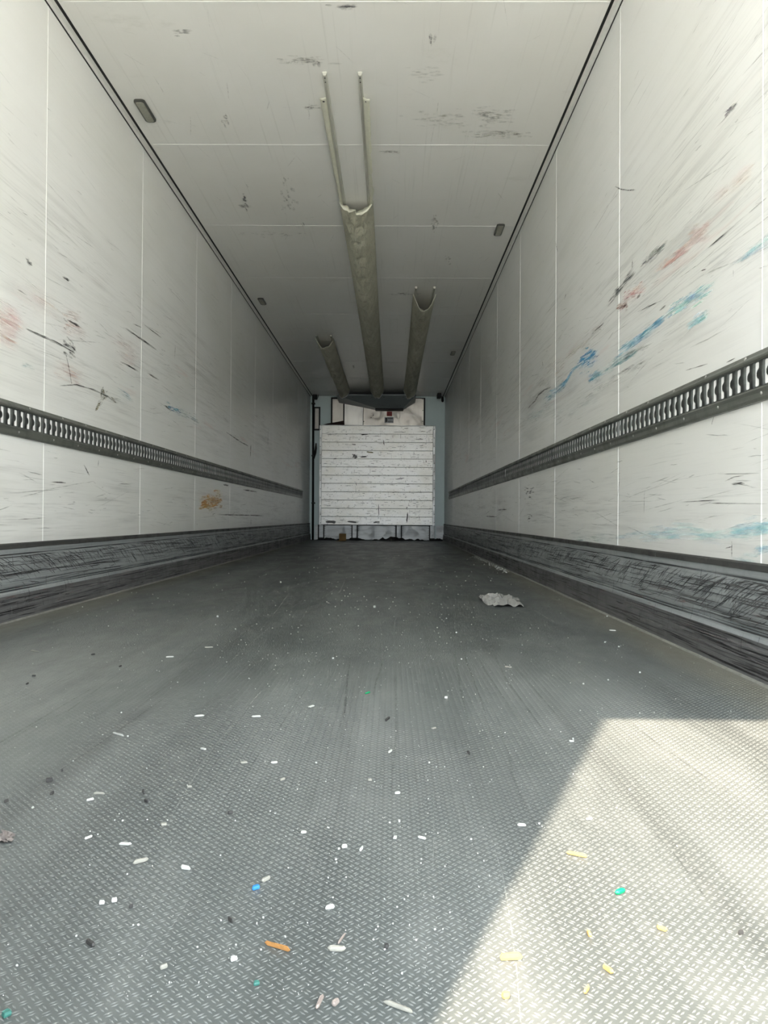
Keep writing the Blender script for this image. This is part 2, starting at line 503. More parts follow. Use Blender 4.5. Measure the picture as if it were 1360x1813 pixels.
# ------------------------------------------------------------------ kick plates along the walls
def kick(side, nm):
    W = lambda n: side * (HW - n)
    ya, yb = YR, YB
    def strip(name, prof, mat, parent=None):
        return mesh(name, *prism_vf([(W(n), ya, z) for n, z in prof], (0, yb - ya, 0)), mat, parent)
    root = structure(strip('baseboard_%s' % nm, [(0, 0), (0, .285), (.008, .285), (.008, .264), (.0055, .2625), (.0055, .2585), (.010, .257), (.014, .200), (.013, .134),
        (.009, .131), (.009, .1275), (.014, .126), (.014, .1245), (.010, .1225), (.010, .119), (.017, .117), (.020, .104), (.020, 0)], M['kick']))
    strip('cap_strip', [(0.0005, .284), (0.0005, .304), (.006, .305), (.011, .300), (.012, .284)], M['kick_cap'], root)
    strip('lower_plate', [(.0195, .001), (.0195, .103), (.0225, .1035), (.027, .012), (.027, .001)], M['kick_low'], root)
    strip('sealing_bead', [(.0265, .0005), (.0265, .0075), (.029, .0065), (.0325, .0005)], M['bead'], root)
    return root
kicks = {-1: kick(-1, 'left'), 1: kick(1, 'right')}

# ------------------------------------------------------------------ marks: scuffs, scratches and smears with a shape of their own
class Marks:
    def __init__(self): self.V, self.F, self.Cc = [], [], []
    def ribbon(self, pts, widths, col, alpha, plane):
        """pts: list of 2-D points on a plane; plane(a, b) -> xyz"""
        n = len(pts)
        if n < 2: return
        b = len(self.V)
        for i, (a, c) in enumerate(pts):
            p0 = pts[max(0, i - 1)]; p1 = pts[min(n - 1, i + 1)]
            tx, ty = p1[0] - p0[0], p1[1] - p0[1]
            L = math.hypot(tx, ty) or 1.0
            nx, ny = -ty / L, tx / L
            w = widths[i] * 0.5
            al = alpha[i] if isinstance(alpha, (list, tuple)) else alpha
            for s in (-1, 1):
                self.V.append(plane(a + nx * w * s, c + ny * w * s)); self.Cc.append((*col, al))
        for i in range(n - 1):
            q = b + 2 * i
            self.F.append((q, q + 1, q + 3, q + 2))
    def stroke(self, p, q, w, col, alpha, plane, wob=0.0, n=5):
        pts, ws, al = [], [], []
        for i in range(n):
            t = i / (n - 1)
            pts.append((p[0] + (q[0] - p[0]) * t + random.uniform(-wob, wob), p[1] + (q[1] - p[1]) * t + random.uniform(-wob, wob)))
            e = min(1.0, 4 * min(t, 1 - t) + 0.15)
            ws.append(w * (0.35 + 0.65 * e) * random.uniform(0.75, 1.2)); al.append(alpha * (0.25 + 0.75 * e))
        self.ribbon(pts, ws, col, al, plane)
    def build(self, name, mat, parent):
        o = mesh(name, self.V, self.F, mat, parent)
        ca = o.data.color_attributes.new('mark', 'FLOAT_COLOR', 'POINT')
        ca.data.foreach_set('color', np.array(self.Cc, dtype=np.float32).ravel())
        o['kind'] = 'stuff'
        return o

def wall_plane(side):
    cnt = [0]
    def f(a, b):
        cnt[0] += 1
        return (side * (HW - 0.0016 - 0.00002 * (cnt[0] // 10 % 40)), a, b)
    return f

BLACK, GREY, DGREY = (0.03, 0.03, 0.03), (0.30, 0.30, 0.30), (0.14, 0.14, 0.14)
BLUE, CYAN, TEAL = (0.20, 0.52, 0.72), (0.50, 0.75, 0.80), (0.40, 0.62, 0.66)
PINK, RED, ORANGE, OLIVE = (0.80, 0.50, 0.46), (0.50, 0.20, 0.16), (0.85, 0.50, 0.12), (0.22, 0.19, 0.10)

def px_line(mk, side, pts, wpx, col, alpha, plane, jit=0.0):
    P = [on_wall(side, *p) for p in pts]
    # densify
    out, ws = [], []
    for a, b in zip(P[:-1], P[1:]):
        for t in (0, .25, .5, .75):
            out.append((a.y + (b.y - a.y) * t + random.uniform(-jit, jit), a.z + (b.z - a.z) * t + random.uniform(-jit, jit) * .3))
            ws.append(wpx * (a.y + (b.y - a.y) * t) / F_PX * random.uniform(.7, 1.3))
    out.append((P[-1].y, P[-1].z)); ws.append(wpx * P[-1].y / F_PX * .5); ws[0] *= .4
    n = len(out)
    al = [alpha * min(1, .35 + 3 * min(i, n - 1 - i) / n) for i in range(n)]
    mk.ribbon(out, ws, col, al, plane)

def px_smear(mk, side, pts, spread_px, n, col, alpha, plane, length=0.22, wmax=.010):
    """a brushy smear: many thin strokes along the trailer around a pixel polyline"""
    P = [on_wall(side, *p) for p in pts]
    for _ in range(n):
        i = random.randrange(len(P) - 1); t = random.random()
        c = P[i].lerp(P[i + 1], t)
        d = (P[i + 1] - P[i]); L = math.hypot(d.y, d.z) or 1
        dy, dz = d.y / L, d.z / L
        off = random.gauss(0, spread_px * c.y / F_PX * 0.5)
        l = length * random.uniform(.4, 1.1) * min(1.0, L * 2 / length)
        a = (c.y - dy * l / 2, c.z + off - dz * l / 2); b = (c.y + dy * l / 2, c.z + off + dz * l / 2)
        mk.stroke(a, b, random.uniform(.003, wmax), tuple(min(1, k * random.uniform(.85, 1.15)) for k in col), alpha * .78 * random.uniform(.5, 1.1), plane, .002)

def random_scuffs(mk, plane, n, zlo, zhi, ylo, yhi, amin, amax, wmax):
    for _ in range(n):
        y = ylo + (yhi - ylo) * random.random() ** 1.3
        z = random.triangular(zlo, zhi, zlo + (zhi - zlo) * .4)
        l = random.choice((.03, .05, .08, .12, .2, .35)) * random.uniform(.6, 1.4)
        sl = random.gauss(0, .05)
        g = random.uniform(.05, .38)
        col = (g, g, g * random.uniform(.9, 1.0))
        mk.stroke((y - l / 2, z - sl * l), (y + l / 2, z + sl * l), random.uniform(.0012, wmax), col, random.uniform(amin, amax), plane, .0015)

# left wall
mkl = Marks(); pl = wall_plane(-1)
random_scuffs(mkl, pl, 620, .88, 2.0, 2.4, 12.6, .08, .42, .0045)
random_scuffs(mkl, pl, 260, .33, .72, 2.4, 12.6, .15, .55, .004)
random_scuffs(mkl, pl, 60, 1.8, 2.55, 2.4, 9, .12, .4, .003)
for pts, w in (([(45, 582), (62, 590), (95, 604), (130, 624)], 3.2), ([(115, 622), (121, 650), (127, 683)], 3.0), ([(218, 579), (245, 597), (276, 619)], 3.0),
               ([(110, 490), (122, 497)], 4), ([(212, 640), (228, 648), (245, 658)], 2.5), ([(260, 660), (281, 673)], 2.5), ([(118, 566), (140, 578)], 4),
               ([(105, 683), (135, 681), (165, 690), (190, 702), (205, 712)], 2.2), ([(235, 573), (250, 580)], 2), ([(255, 575), (285, 598)], 1.8),
               ([(385, 911), (425, 912), (466, 913)], 1.6), ([(430, 867), (455, 871)], 2.2), ([(400, 765), (425, 782), (440, 790)], 1.8), ([(475, 757), (474, 790)], 2.2),
               ([(444, 786), (443, 809)], 4), ([(444, 917), (444, 930)], 2), ([(148, 823), (158, 842)], 2), ([(88, 853), (116, 855)], 2.2), ([(291, 717), (303, 728)], 3),
               ([(30, 512), (48, 523)], 1.8), ([(310, 610), (309, 636)], 1.2), ([(174, 815), (173, 826)], 2.4), ([(405, 860), (395, 858)], 2.5)):
    px_line(mkl, -1, pts, w, BLACK, 1.0, pl, .001)
px_smear(mkl, -1, [(112, 602), (132, 618)], 26, 46, DGREY, .8, pl, .05)
px_smear(mkl, -1, [(47, 460), (54, 466)], 6, 9, BLACK, .9, pl, .03)
px_smear(mkl, -1, [(172, 718), (188, 700)], 10, 22, OLIVE, .45, pl, .06)
px_smear(mkl, -1, [(182, 690), (178, 700)], 6, 8, OLIVE, .9, pl, .04)
px_line(mkl, -1, [(182, 688), (184, 698)], 5, OLIVE, 1, pl); px_line(mkl, -1, [(168, 727), (178, 712)], 6, OLIVE, 1, pl); px_line(mkl, -1, [(196, 703), (205, 713)], 4, OLIVE, 1, pl)
px_smear(mkl, -1, [(5, 558), (30, 576)], 22, 40, PINK, .38, pl); px_smear(mkl, -1, [(4, 592), (22, 602)], 18, 26, PINK, .34, pl)
px_smear(mkl, -1, [(116, 566), (144, 580)], 26, 44, PINK, .36, pl, .10); px_smear(mkl, -1, [(205, 612), (240, 634)], 22, 40, PINK, .30, pl)
px_smear(mkl, -1, [(100, 650), (140, 668)], 18, 26, PINK, .25, pl); px_smear(mkl, -1, [(30, 505), (90, 545)], 22, 30, PINK, .20, pl)
px_smear(mkl, -1, [(296, 718), (320, 730)], 6, 26, BLUE, .7, pl, .12); px_smear(mkl, -1, [(315, 728), (348, 744)], 8, 26, TEAL, .45, pl)
px_smear(mkl, -1, [(356, 891), (391, 886)], 14, 60, ORANGE, .55, pl, .22, .035)
px_smear(mkl, -1, [(358, 892), (390, 886)], 12, 90, ORANGE, .9, pl, .16)
px_smear(mkl, -1, [(215, 695), (230, 705)], 8, 8, CYAN, .35, pl); px_smear(mkl, -1, [(40, 645), (55, 650)], 4, 8, TEAL, .4, pl, .06)
mkl.build('scuff_marks', M['mark'], walls[-1])

# right wall
mkr = Marks(); pr = wall_plane(1)
random_scuffs(mkr, pr, 720, .88, 2.05, 1.75, 12.6, .08, .42, .0042)
random_scuffs(mkr, pr, 300, .33, .72, 1.75, 12.6, .15, .55, .0035)
random_scuffs(mkr, pr, 90, 1.8, 2.55, 1.75, 9, .12, .4, .003)
for pts, w in (([(1253, 441), (1280, 418), (1304, 398)], 2.8), ([(1048, 592), (1060, 581), (1071, 571)], 2.4), ([(935, 723), (948, 710), (954, 699), (965, 690), (976, 685)], 2.4),
               ([(1121, 460), (1120, 476)], 3.2), ([(1328, 377), (1359, 350)], 2.2), ([(1200, 495), (1235, 470), (1265, 445)], 1.3), ([(1099, 512), (1112, 502)], 3), ([(1095, 548), (1112, 538)], 3),
               ([(1128, 528), (1135, 522)], 5), ([(1130, 552), (1172, 532)], 2), ([(1168, 550), (1180, 540)], 3), ([(1215, 656), (1254, 644)], 1.6), ([(1287, 642), (1303, 634)], 2.2),
               ([(1310, 634), (1318, 700)], 1.0), ([(1265, 738), (1261, 752)], 2), ([(1295, 856), (1320, 856)], 3.4), ([(1285, 852), (1300, 845), (1318, 842)], 1.6),
               ([(1297, 958), (1297, 986)], 2.2), ([(1285, 971), (1297, 968)], 2), ([(1098, 847), (1094, 880)], 1.6), ([(1142, 868), (1141, 910)], 1.6), ([(1205, 889), (1275, 885)], 1.4),
               ([(1245, 891), (1300, 891), (1360, 892)], 1.4), ([(882, 903), (898, 902)], 2), ([(860, 914), (880, 915)], 1.6), ([(1003, 520), (1000, 530)], 2), ([(984, 428), (988, 446)], 1.6), ([(961, 640), (962, 648)], 2.4),
               ([(1090, 330), (1100, 335), (1114, 337), (1126, 336)], 1.8), ([(1300, 478), (1300, 490)], 1.4), ([(1242, 480), (1252, 476)], 1.4)):
    px_line(mkr, 1, pts, w, BLACK, 1.0, pr, .0008)
px_smear(mkr, 1, [(1082, 530), (1100, 510), (1120, 484)], 8, 40, DGREY, .7, pr, .12); px_smear(mkr, 1, [(1140, 466), (1176, 432)], 8, 34, GREY, .7, pr, .10)
px_smear(mkr, 1, [(930, 873), (946, 871)], 14, 26, DGREY, .8, pr, .08); px_smear(mkr, 1, [(934, 919), (944, 915)], 6, 12, BLACK, .8, pr, .06)
px_smear(mkr, 1, [(1285, 202), (1305, 186)], 8, 12, GREY, .8, pr, .05)
for pts, sp, n, col, al, ln in (
        ([(965, 706), (988, 690), (1002, 676)], 8, 46, BLUE, .60, .20), ([(1000, 678), (1014, 656), (1030, 641)], 5, 34, BLUE, .62, .16), ([(1026, 642), (1055, 626)], 16, 60, (0.06, .38, .70), .85, .14),
        ([(1044, 672), (1068, 660)], 8, 30, BLUE, .55, .12), ([(1050, 668), (1090, 643), (1130, 620)], 7, 60, TEAL, .60, .18), ([(1095, 625), (1140, 592), (1172, 568)], 9, 80, BLUE, .55, .16),
        ([(1185, 556), (1225, 530), (1256, 510)], 12, 70, CYAN, .62, .12), ([(1225, 573), (1250, 556)], 9, 26, CYAN, .55, .10), ([(980, 745), (1020, 720), (1060, 702)], 14, 24, TEAL, .25, .25),
        ([(930, 745), (975, 725)], 10, 30, TEAL, .30, .35), ([(1320, 455), (1360, 425)], 12, 24, CYAN, .35, .10), ([(1300, 465), (1345, 440)], 6, 16, (.6, .68, .70), .35, .1),
        ([(1015, 952), (1090, 955), (1150, 945)], 9, 50, CYAN, .28, .22), ([(1150, 945), (1200, 941), (1270, 947), (1330, 938), (1360, 930)], 14, 150, CYAN, .28, .20), ([(1300, 940), (1355, 932)], 12, 40, (.30, .64, .78), .28, .12),
        ([(1340, 978), (1360, 972)], 9, 16, (.35, .66, .78), .35, .06), ([(1310, 990), (1355, 1000)], 10, 14, CYAN, .3, .1),
        ([(1222, 428), (1252, 408)], 24, 46, PINK, .32, .10), ([(1165, 480), (1222, 436)], 9, 40, PINK, .38, .16), ([(1105, 528), (1142, 508)], 12, 40, PINK, .55, .10), ([(1094, 547), (1112, 540)], 7, 20, RED, .6, .07),
        ([(955, 680), (1000, 640), (1060, 590)], 20, 60, (.60, .48, .40), .35, .30), ([(1270, 355), (1330, 300)], 8, 18, PINK, .25, .14), ([(1040, 700), (1140, 640)], 10, 40, GREY, .35, .18), ([(1090, 640), (1150, 610)], 8, 40, GREY, .4, .14)):
    px_smear(mkr, 1, pts, sp, n, col, al, pr, ln)
mkr.build('scuff_marks', M['mark'], walls[1])

# ceiling smudges
mkc = Marks(); cc = [0]
def cplane(a, b):
    cc[0] += 1
    return (a, b, H - 0.0016 - 0.00002 * (cc[0] // 10 % 40))
def on_ceil(px, py): return on_floor(px, py, H)
def ceil_patch(px, py, wpx, hpx, n, col, al, along='x'):
    for _ in range(n):
        q = on_ceil(px + random.gauss(0, wpx * .35), py + random.gauss(0, hpx * .35))
        l = random.uniform(.02, .08)
        d = (l, random.uniform(-.01, .01)) if along == 'x' else (random.uniform(-.008, .008), l)
        mkc.stroke((q.x, q.y), (q.x + d[0], q.y + d[1]), random.uniform(.005, .018), col, .6 * al * random.uniform(.5, 1.2), cplane, .002)
SM = (.30, .30, .25)
for a in ((433, 350, 6, 24, 16, DGREY, .7, 'y'), (425, 366, 14, 4, 10, DGREY, .7, 'x'), (397, 206, 6, 16, 8, DGREY, .6, 'y'), (510, 345, 24, 50, 44, SM, .35, 'y'), (860, 205, 50, 22, 60, SM, .38, 'x'),
          (868, 237, 70, 8, 60, SM, .40, 'x'), (770, 210, 80, 20, 50, SM, .26, 'x'), (530, 108, 60, 10, 40, SM, .30, 'x'), (770, 390, 10, 26, 26, GREY, .5, 'y'), (535, 395, 5, 6, 6, DGREY, .6, 'y'),
          (600, 10, 22, 6, 12, GREY, .5, 'x'), (765, 58, 10, 12, 6, GREY, .6, 'y'), (680, 268, 24, 4, 14, SM, .4, 'x'), (715, 520, 40, 3, 22, DGREY, .7, 'x'), (795, 455, 8, 20, 10, SM, .5, 'y'),
          (310, 56, 20, 8, 8, GREY, .5, 'x'), (540, 190, 16, 6, 10, SM, .45, 'x'), (750, 130, 50, 20, 20, SM, .22, 'x'), (560, 105, 8, 4, 4, DGREY, .5, 'y'), (480, 415, 80, 8, 30, SM, .30, 'x')):
    ceil_patch(*a)
for _ in range(150):
    x, y = random.uniform(-1.1, 1.1), random.uniform(2.8, 12)
    mkc.stroke((x, y), (x + random.gauss(0, .06), y + random.gauss(0, .12)), random.uniform(.0015, .004), GREY, random.uniform(.08, .3), cplane, .002)
mkc.build('smudge_marks', M['mark_fine'], ceil)

# kick plate scratches
def kick_scratches(side, nm):
    mk = Marks(); cnt = [0]
    # profile of the visible face: distance from the wall as a function of height
    zs = [0.012, .1035, .1036, .117, .1171, .134, .200, .257, .264, .284, .2841, .300]
    ns = [.027, .0225, .020, .017, .0145, .0145, .0145, .0105, .0085, .0085, .0125, .0115]
    def plane(a, b):
        cnt[0] += 1
        return (side * (HW - float(np.interp(b, zs, ns)) - 0.0005 - 0.00001 * (cnt[0] // 10 % 30)), a, b)
    def sc(p, q, w, col, al):
        mk.stroke(p, q, w, col, al, plane, .0008, 9)
    for _ in range(1250):            # slanted gouges left by pallets
        y = 1.6 + 11.5 * random.random() ** 1.7; z = random.triangular(.135, .250, .195)
        dz = random.uniform(.012, .075) * (1 if random.random() < .93 else -1)
        dy = -abs(dz) * random.uniform(1.0, 2.6)
        z2 = min(max(z + dz, .134), .256)
        g = random.uniform(.02, .09)
        sc((y, z), (y + dy * (1 if dz > 0 else -1), z2), random.uniform(.001, .0036), (g, g, g), random.uniform(.3, .95))
    for _ in range(520):             # rub lines along the trailer
        y = 1.6 + 11.5 * random.random() ** 1.4; z = random.uniform(.135, .255); l = random.uniform(.05, .5)
        g = random.uniform(.02, .14)
        sc((y, z), (y + l, z + random.gauss(0, .004)), random.uniform(.001, .004), (g, g, g), random.uniform(.3, .9))
    for _ in range(420):
        y = 1.6 + 11.5 * random.random() ** 1.4; z = random.uniform(.014, .098); l = random.uniform(.05, .5); g = random.choice((.02, .03, .05, .20, .26))
        sc((y, z), (y + l, min(.1, max(.013, z + random.gauss(0, .003)))), random.uniform(.001, .005), (g, g * .95, g * .97), random.uniform(.3, .8))
    for _ in range(260):             # upright rubs
        y = 1.6 + 9 * random.random() ** 1.3; z0 = random.uniform(.02, .23); g = random.choice((.02, .03, .25))
        sc((y, z0), (y + random.gauss(0, .003), min(.283, z0 + random.uniform(.02, .07))), random.uniform(.001, .003), (g, g, g), random.uniform(.3, .9))
    for zz, ww in ((.2605, .0045), (.1292, .004), (.1208, .004), (.2835, .002)):   # dark lines along the pressed grooves
        yy = 0.2
        while yy < 13.2:
            sc((yy, zz), (yy + 1.05, zz), ww, (.03, .03, .03), .8); yy += 1.0
    for _ in range(70):
        y = 1.8 + 6 * random.random(); z = random.uniform(.04, .19)
        sc((y, z), (y + random.uniform(.02, .12), z + random.gauss(0, .004)), random.uniform(.001, .004), (.22, .06, .05), random.uniform(.2, .5))
    for _ in range(90):              # bright bare-metal nicks
        y = 1.8 + 8 * random.random(); z = random.uniform(.02, .29)
        sc((y, z), (y + random.gauss(0, .02), min(.3, max(.013, z + random.gauss(0, .02)))), random.uniform(.0008, .002), (.55, .56, .56), random.uniform(.4, .9))
    mk.build('scratch_marks', M['mark_line'], kicks[side])
kick_scratches(-1, 'left'); kick_scratches(1, 'right')

# floor scratches
mkf = Marks(); fc = [0]
def fplane(a, b):
    fc[0] += 1
    return (a, b, 0.0009 + 0.00001 * (fc[0] // 10 % 30))
def floor_line(pts, wpx, col, al):
    P = [on_floor(*p) for p in pts]
    n = len(P)
    mkf.ribbon([(p.x, p.y) for p in P], [wpx * p.y / F_PX for p in P], col, [al * (.5 if i in (0, n - 1) else 1) for i in range(n)], fplane)
LG = (.30, .32, .31); DK = (.03, .034, .034)
for pts, w in (([(605, 1200), (595, 1240), (580, 1282)], 2), ([(470, 1215), (420, 1275), (370, 1335), (330, 1400), (290, 1470)], 2), ([(562, 1390), (566, 1420), (552, 1470)], 1.6),
               ([(765, 1370), (768, 1410), (768, 1480), (766, 1560)], 1.6), ([(790, 1360), (810, 1420), (815, 1460)], 1.6), ([(808, 1385), (838, 1465)], 2), ([(868, 1480), (890, 1550), (905, 1640), (915, 1720), (922, 1812)], 2.2),
               ([(540, 1490), (556, 1560)], 1.4), ([(330, 1600), (300, 1650), (200, 1720)], 1.3), ([(120, 1645), (245, 1642)], 1.8), ([(480, 1420), (470, 1480)], 1.4), ([(742, 1160), (745, 1230)], 1.2)):
    floor_line(pts, w, LG, .6)
for pts, w in (([(0, 1322), (60, 1285), (120, 1260), (240, 1170)], 2), ([(0, 1265), (130, 1190), (210, 1160)], 1.6), ([(350, 1220), (400, 1180), (440, 1140)], 2), ([(805, 1080), (806, 1160), (815, 1220), (830, 1280)], 3),
               ([(870, 1150), (900, 1210), (960, 1290), (1000, 1330)], 3.5), ([(835, 1140), (860, 1190), (930, 1290)], 2.5), ([(910, 1180), (980, 1260), (1030, 1310)], 2.5), ([(1125, 1440), (1200, 1520), (1270, 1620), (1290, 1660)], 3),
               ([(1110, 1450), (1108, 1530)], 2), ([(545, 1160), (600, 1100)], 2), ([(700, 1200), (702, 1300), (690, 1420)], 4), ([(750, 1490), (744, 1600)], 3)):
    floor_line(pts, w, DK, .30)
for _ in range(150):
    x, y = random.uniform(-1.1, 1.1), 1.0 + 8 * random.random() ** 1.5
    l = random.uniform(.1, 1.2)
    mkf.stroke((x, y), (x + random.gauss(0, .03), y + l), random.uniform(.001, .005), random.choice((LG, DK, DK)), random.uniform(.12, .38), fplane, .002, 7)
mkf.build('scratch_marks', M['mark_fine'], floor)

# ------------------------------------------------------------------ lashing rails
def slot_cell():
    """one pitch of the slotted face in (along, height), slot with a half-round tongue on its rear edge"""
    P, S = 0.05, 0.0105
    zc, zh = 0.0, 0.0315
    bm = bmesh.new()
    def loop(pts):
        vs = [bm.verts.new((a, b, 0)) for a, b in pts]
        return [bm.edges.new((vs[i], vs[(i + 1) % len(vs)])) for i in range(len(vs))]
    e = loop([(0, -.0345), (P, -.0345), (P, .0345), (0, .0345)])
    a0, a1 = P / 2 - S, P / 2 + S
    c = .003
    hole = [(a0 + c, -zh), (a1 - c, -zh), (a1, -zh + c), (a1, zh - c), (a1 - c, zh), (a0 + c, zh), (a0, zh - c)]
    hole += [(a0, .0165), (a0 + .002, .0135), (a0 + .009, .0095), (a0 + .0125, .004), (a0 + .0125, -.004), (a0 + .009, -.0095), (a0 + .002, -.0135), (a0, -.0165)]
    hole += [(a0, -zh + c)]
    e += loop(hole)
    bmesh.ops.triangle_fill(bm, use_beauty=True, edges=e)
    res = bmesh.ops.extrude_face_region(bm, geom=bm.faces[:])
    for v in res['geom']:
        if isinstance(v, bmesh.types.BMVert): v.co.z = -0.0016
    bm.faces.ensure_lookup_table()
    # drop the walls on the outer border
    for f in bm.faces[:]:
        cs = [v.co for v in f.verts]
        if abs(f.normal.z) < 0.5 or True:
            zs = {round(c.z, 5) for c in cs}
            if len(zs) > 1 and (all(abs(c.x) < 1e-6 for c in cs) or all(abs(c.x - P) < 1e-6 for c in cs)):
                bm.faces.remove(f)
    bmesh.ops.triangulate(bm, faces=bm.faces[:])
    bm.verts.ensure_lookup_table(); bm.verts.index_update()
    V = np.array([v.co[:] for v in bm.verts]); Fc = np.array([[v.index for v in f.verts] for f in bm.faces])
    bm.free()
    return V, Fc
cellV, cellF = slot_cell()

def cargo_rail(side, label):
    zc = 0.7975
    W = lambda n: side * (HW - n)
    root = thing('cargo_rail', (W(0), 6.1, 0.726), label, 'rail', 'slotted lashing rails')
    y = 0.05
    while y < 12.2:
        L = 3.05
        ya, yb = y + .001, y + L - .001
        def strip(name, prof, mat, par):
            return mesh(name, *prism_vf([(W(n), ya, z) for n, z in prof], (0, yb - ya, 0)), mat, par)
        seg = strip('rail_segment', [(.0005, .859), (.006, .860), (.011, .852), (.0135, .848), (.019, .844), (.0215, .840), (.0205, .835), (.0155, .8325), (.0105, .8315), (.0005, .8315)], M['rail_flange'], root)
        seg.matrix_parent_inverse = Matrix.Translation(-Vector(root['base']))
        seg['base'] = (0, 0, 0)
        def sub(o):
            o.parent = seg; o.matrix_parent_inverse = Matrix.Identity(4); return o
        sub(strip('lower_flange', [(.0005, .726), (.0005, .7635), (.0105, .7635), (.0150, .762), (.0170, .757), (.0140, .748), (.0125, .735), (.0095, .727)], M['rail_flange'], None))
        n = 61
        offs = np.arange(n) * 0.05
        along = cellV[:, 0][None] + offs[:, None] + y
        hh = np.broadcast_to(cellV[:, 1] + zc, along.shape); nn = np.broadcast_to(0.0125 + cellV[:, 2], along.shape)
        V = np.stack([side * (HW - nn), along, hh], -1).reshape(-1, 3)
        Fq = (cellF[None] + (np.arange(n) * len(cellV))[:, None, None]).reshape(-1, 3)
        o = np_mesh('slotted_plate', V, Fq, M['rail'], None); sub(o)
        bm = bmesh.new(); bm.from_mesh(o.data); bmesh.ops.remove_doubles(bm, verts=bm.verts[:], dist=1e-5)
        bmesh.ops.recalc_face_normals(bm, faces=bm.faces[:]); bm.to_mesh(o.data); bm.free()
        sub(box('white_insert', W(.0008), W(.0108), ya, yb, zc - .0335, zc + .0335, M['insert'], None))
        k = 0
        yy = y + 0.10
        while yy < yb:
            for zz, nn_ in ((.745, .0128), (.851, .0112)):
                dv, df = dome_vf((W(nn_), yy + (0.0 if zz < .8 else .09), zz), (-side, 0, 0.3 if zz > .8 else 0), .0055, .003)
                s = mesh('screw', dv, df, M['screw'], None, smooth=True); sub(s)
            yy += 0.25
        sub(box('joint_strip', W(.0136), W(.0122), yb - .002, yb + .002, .765, .830, M['screw'], None))
        y += L
    return root
cargo_rail(-1, 'dark slotted lashing rail above the orange smear on the white side wall')
cargo_rail(1, 'dark slotted lashing rail below the bright blue smears on the white side wall')

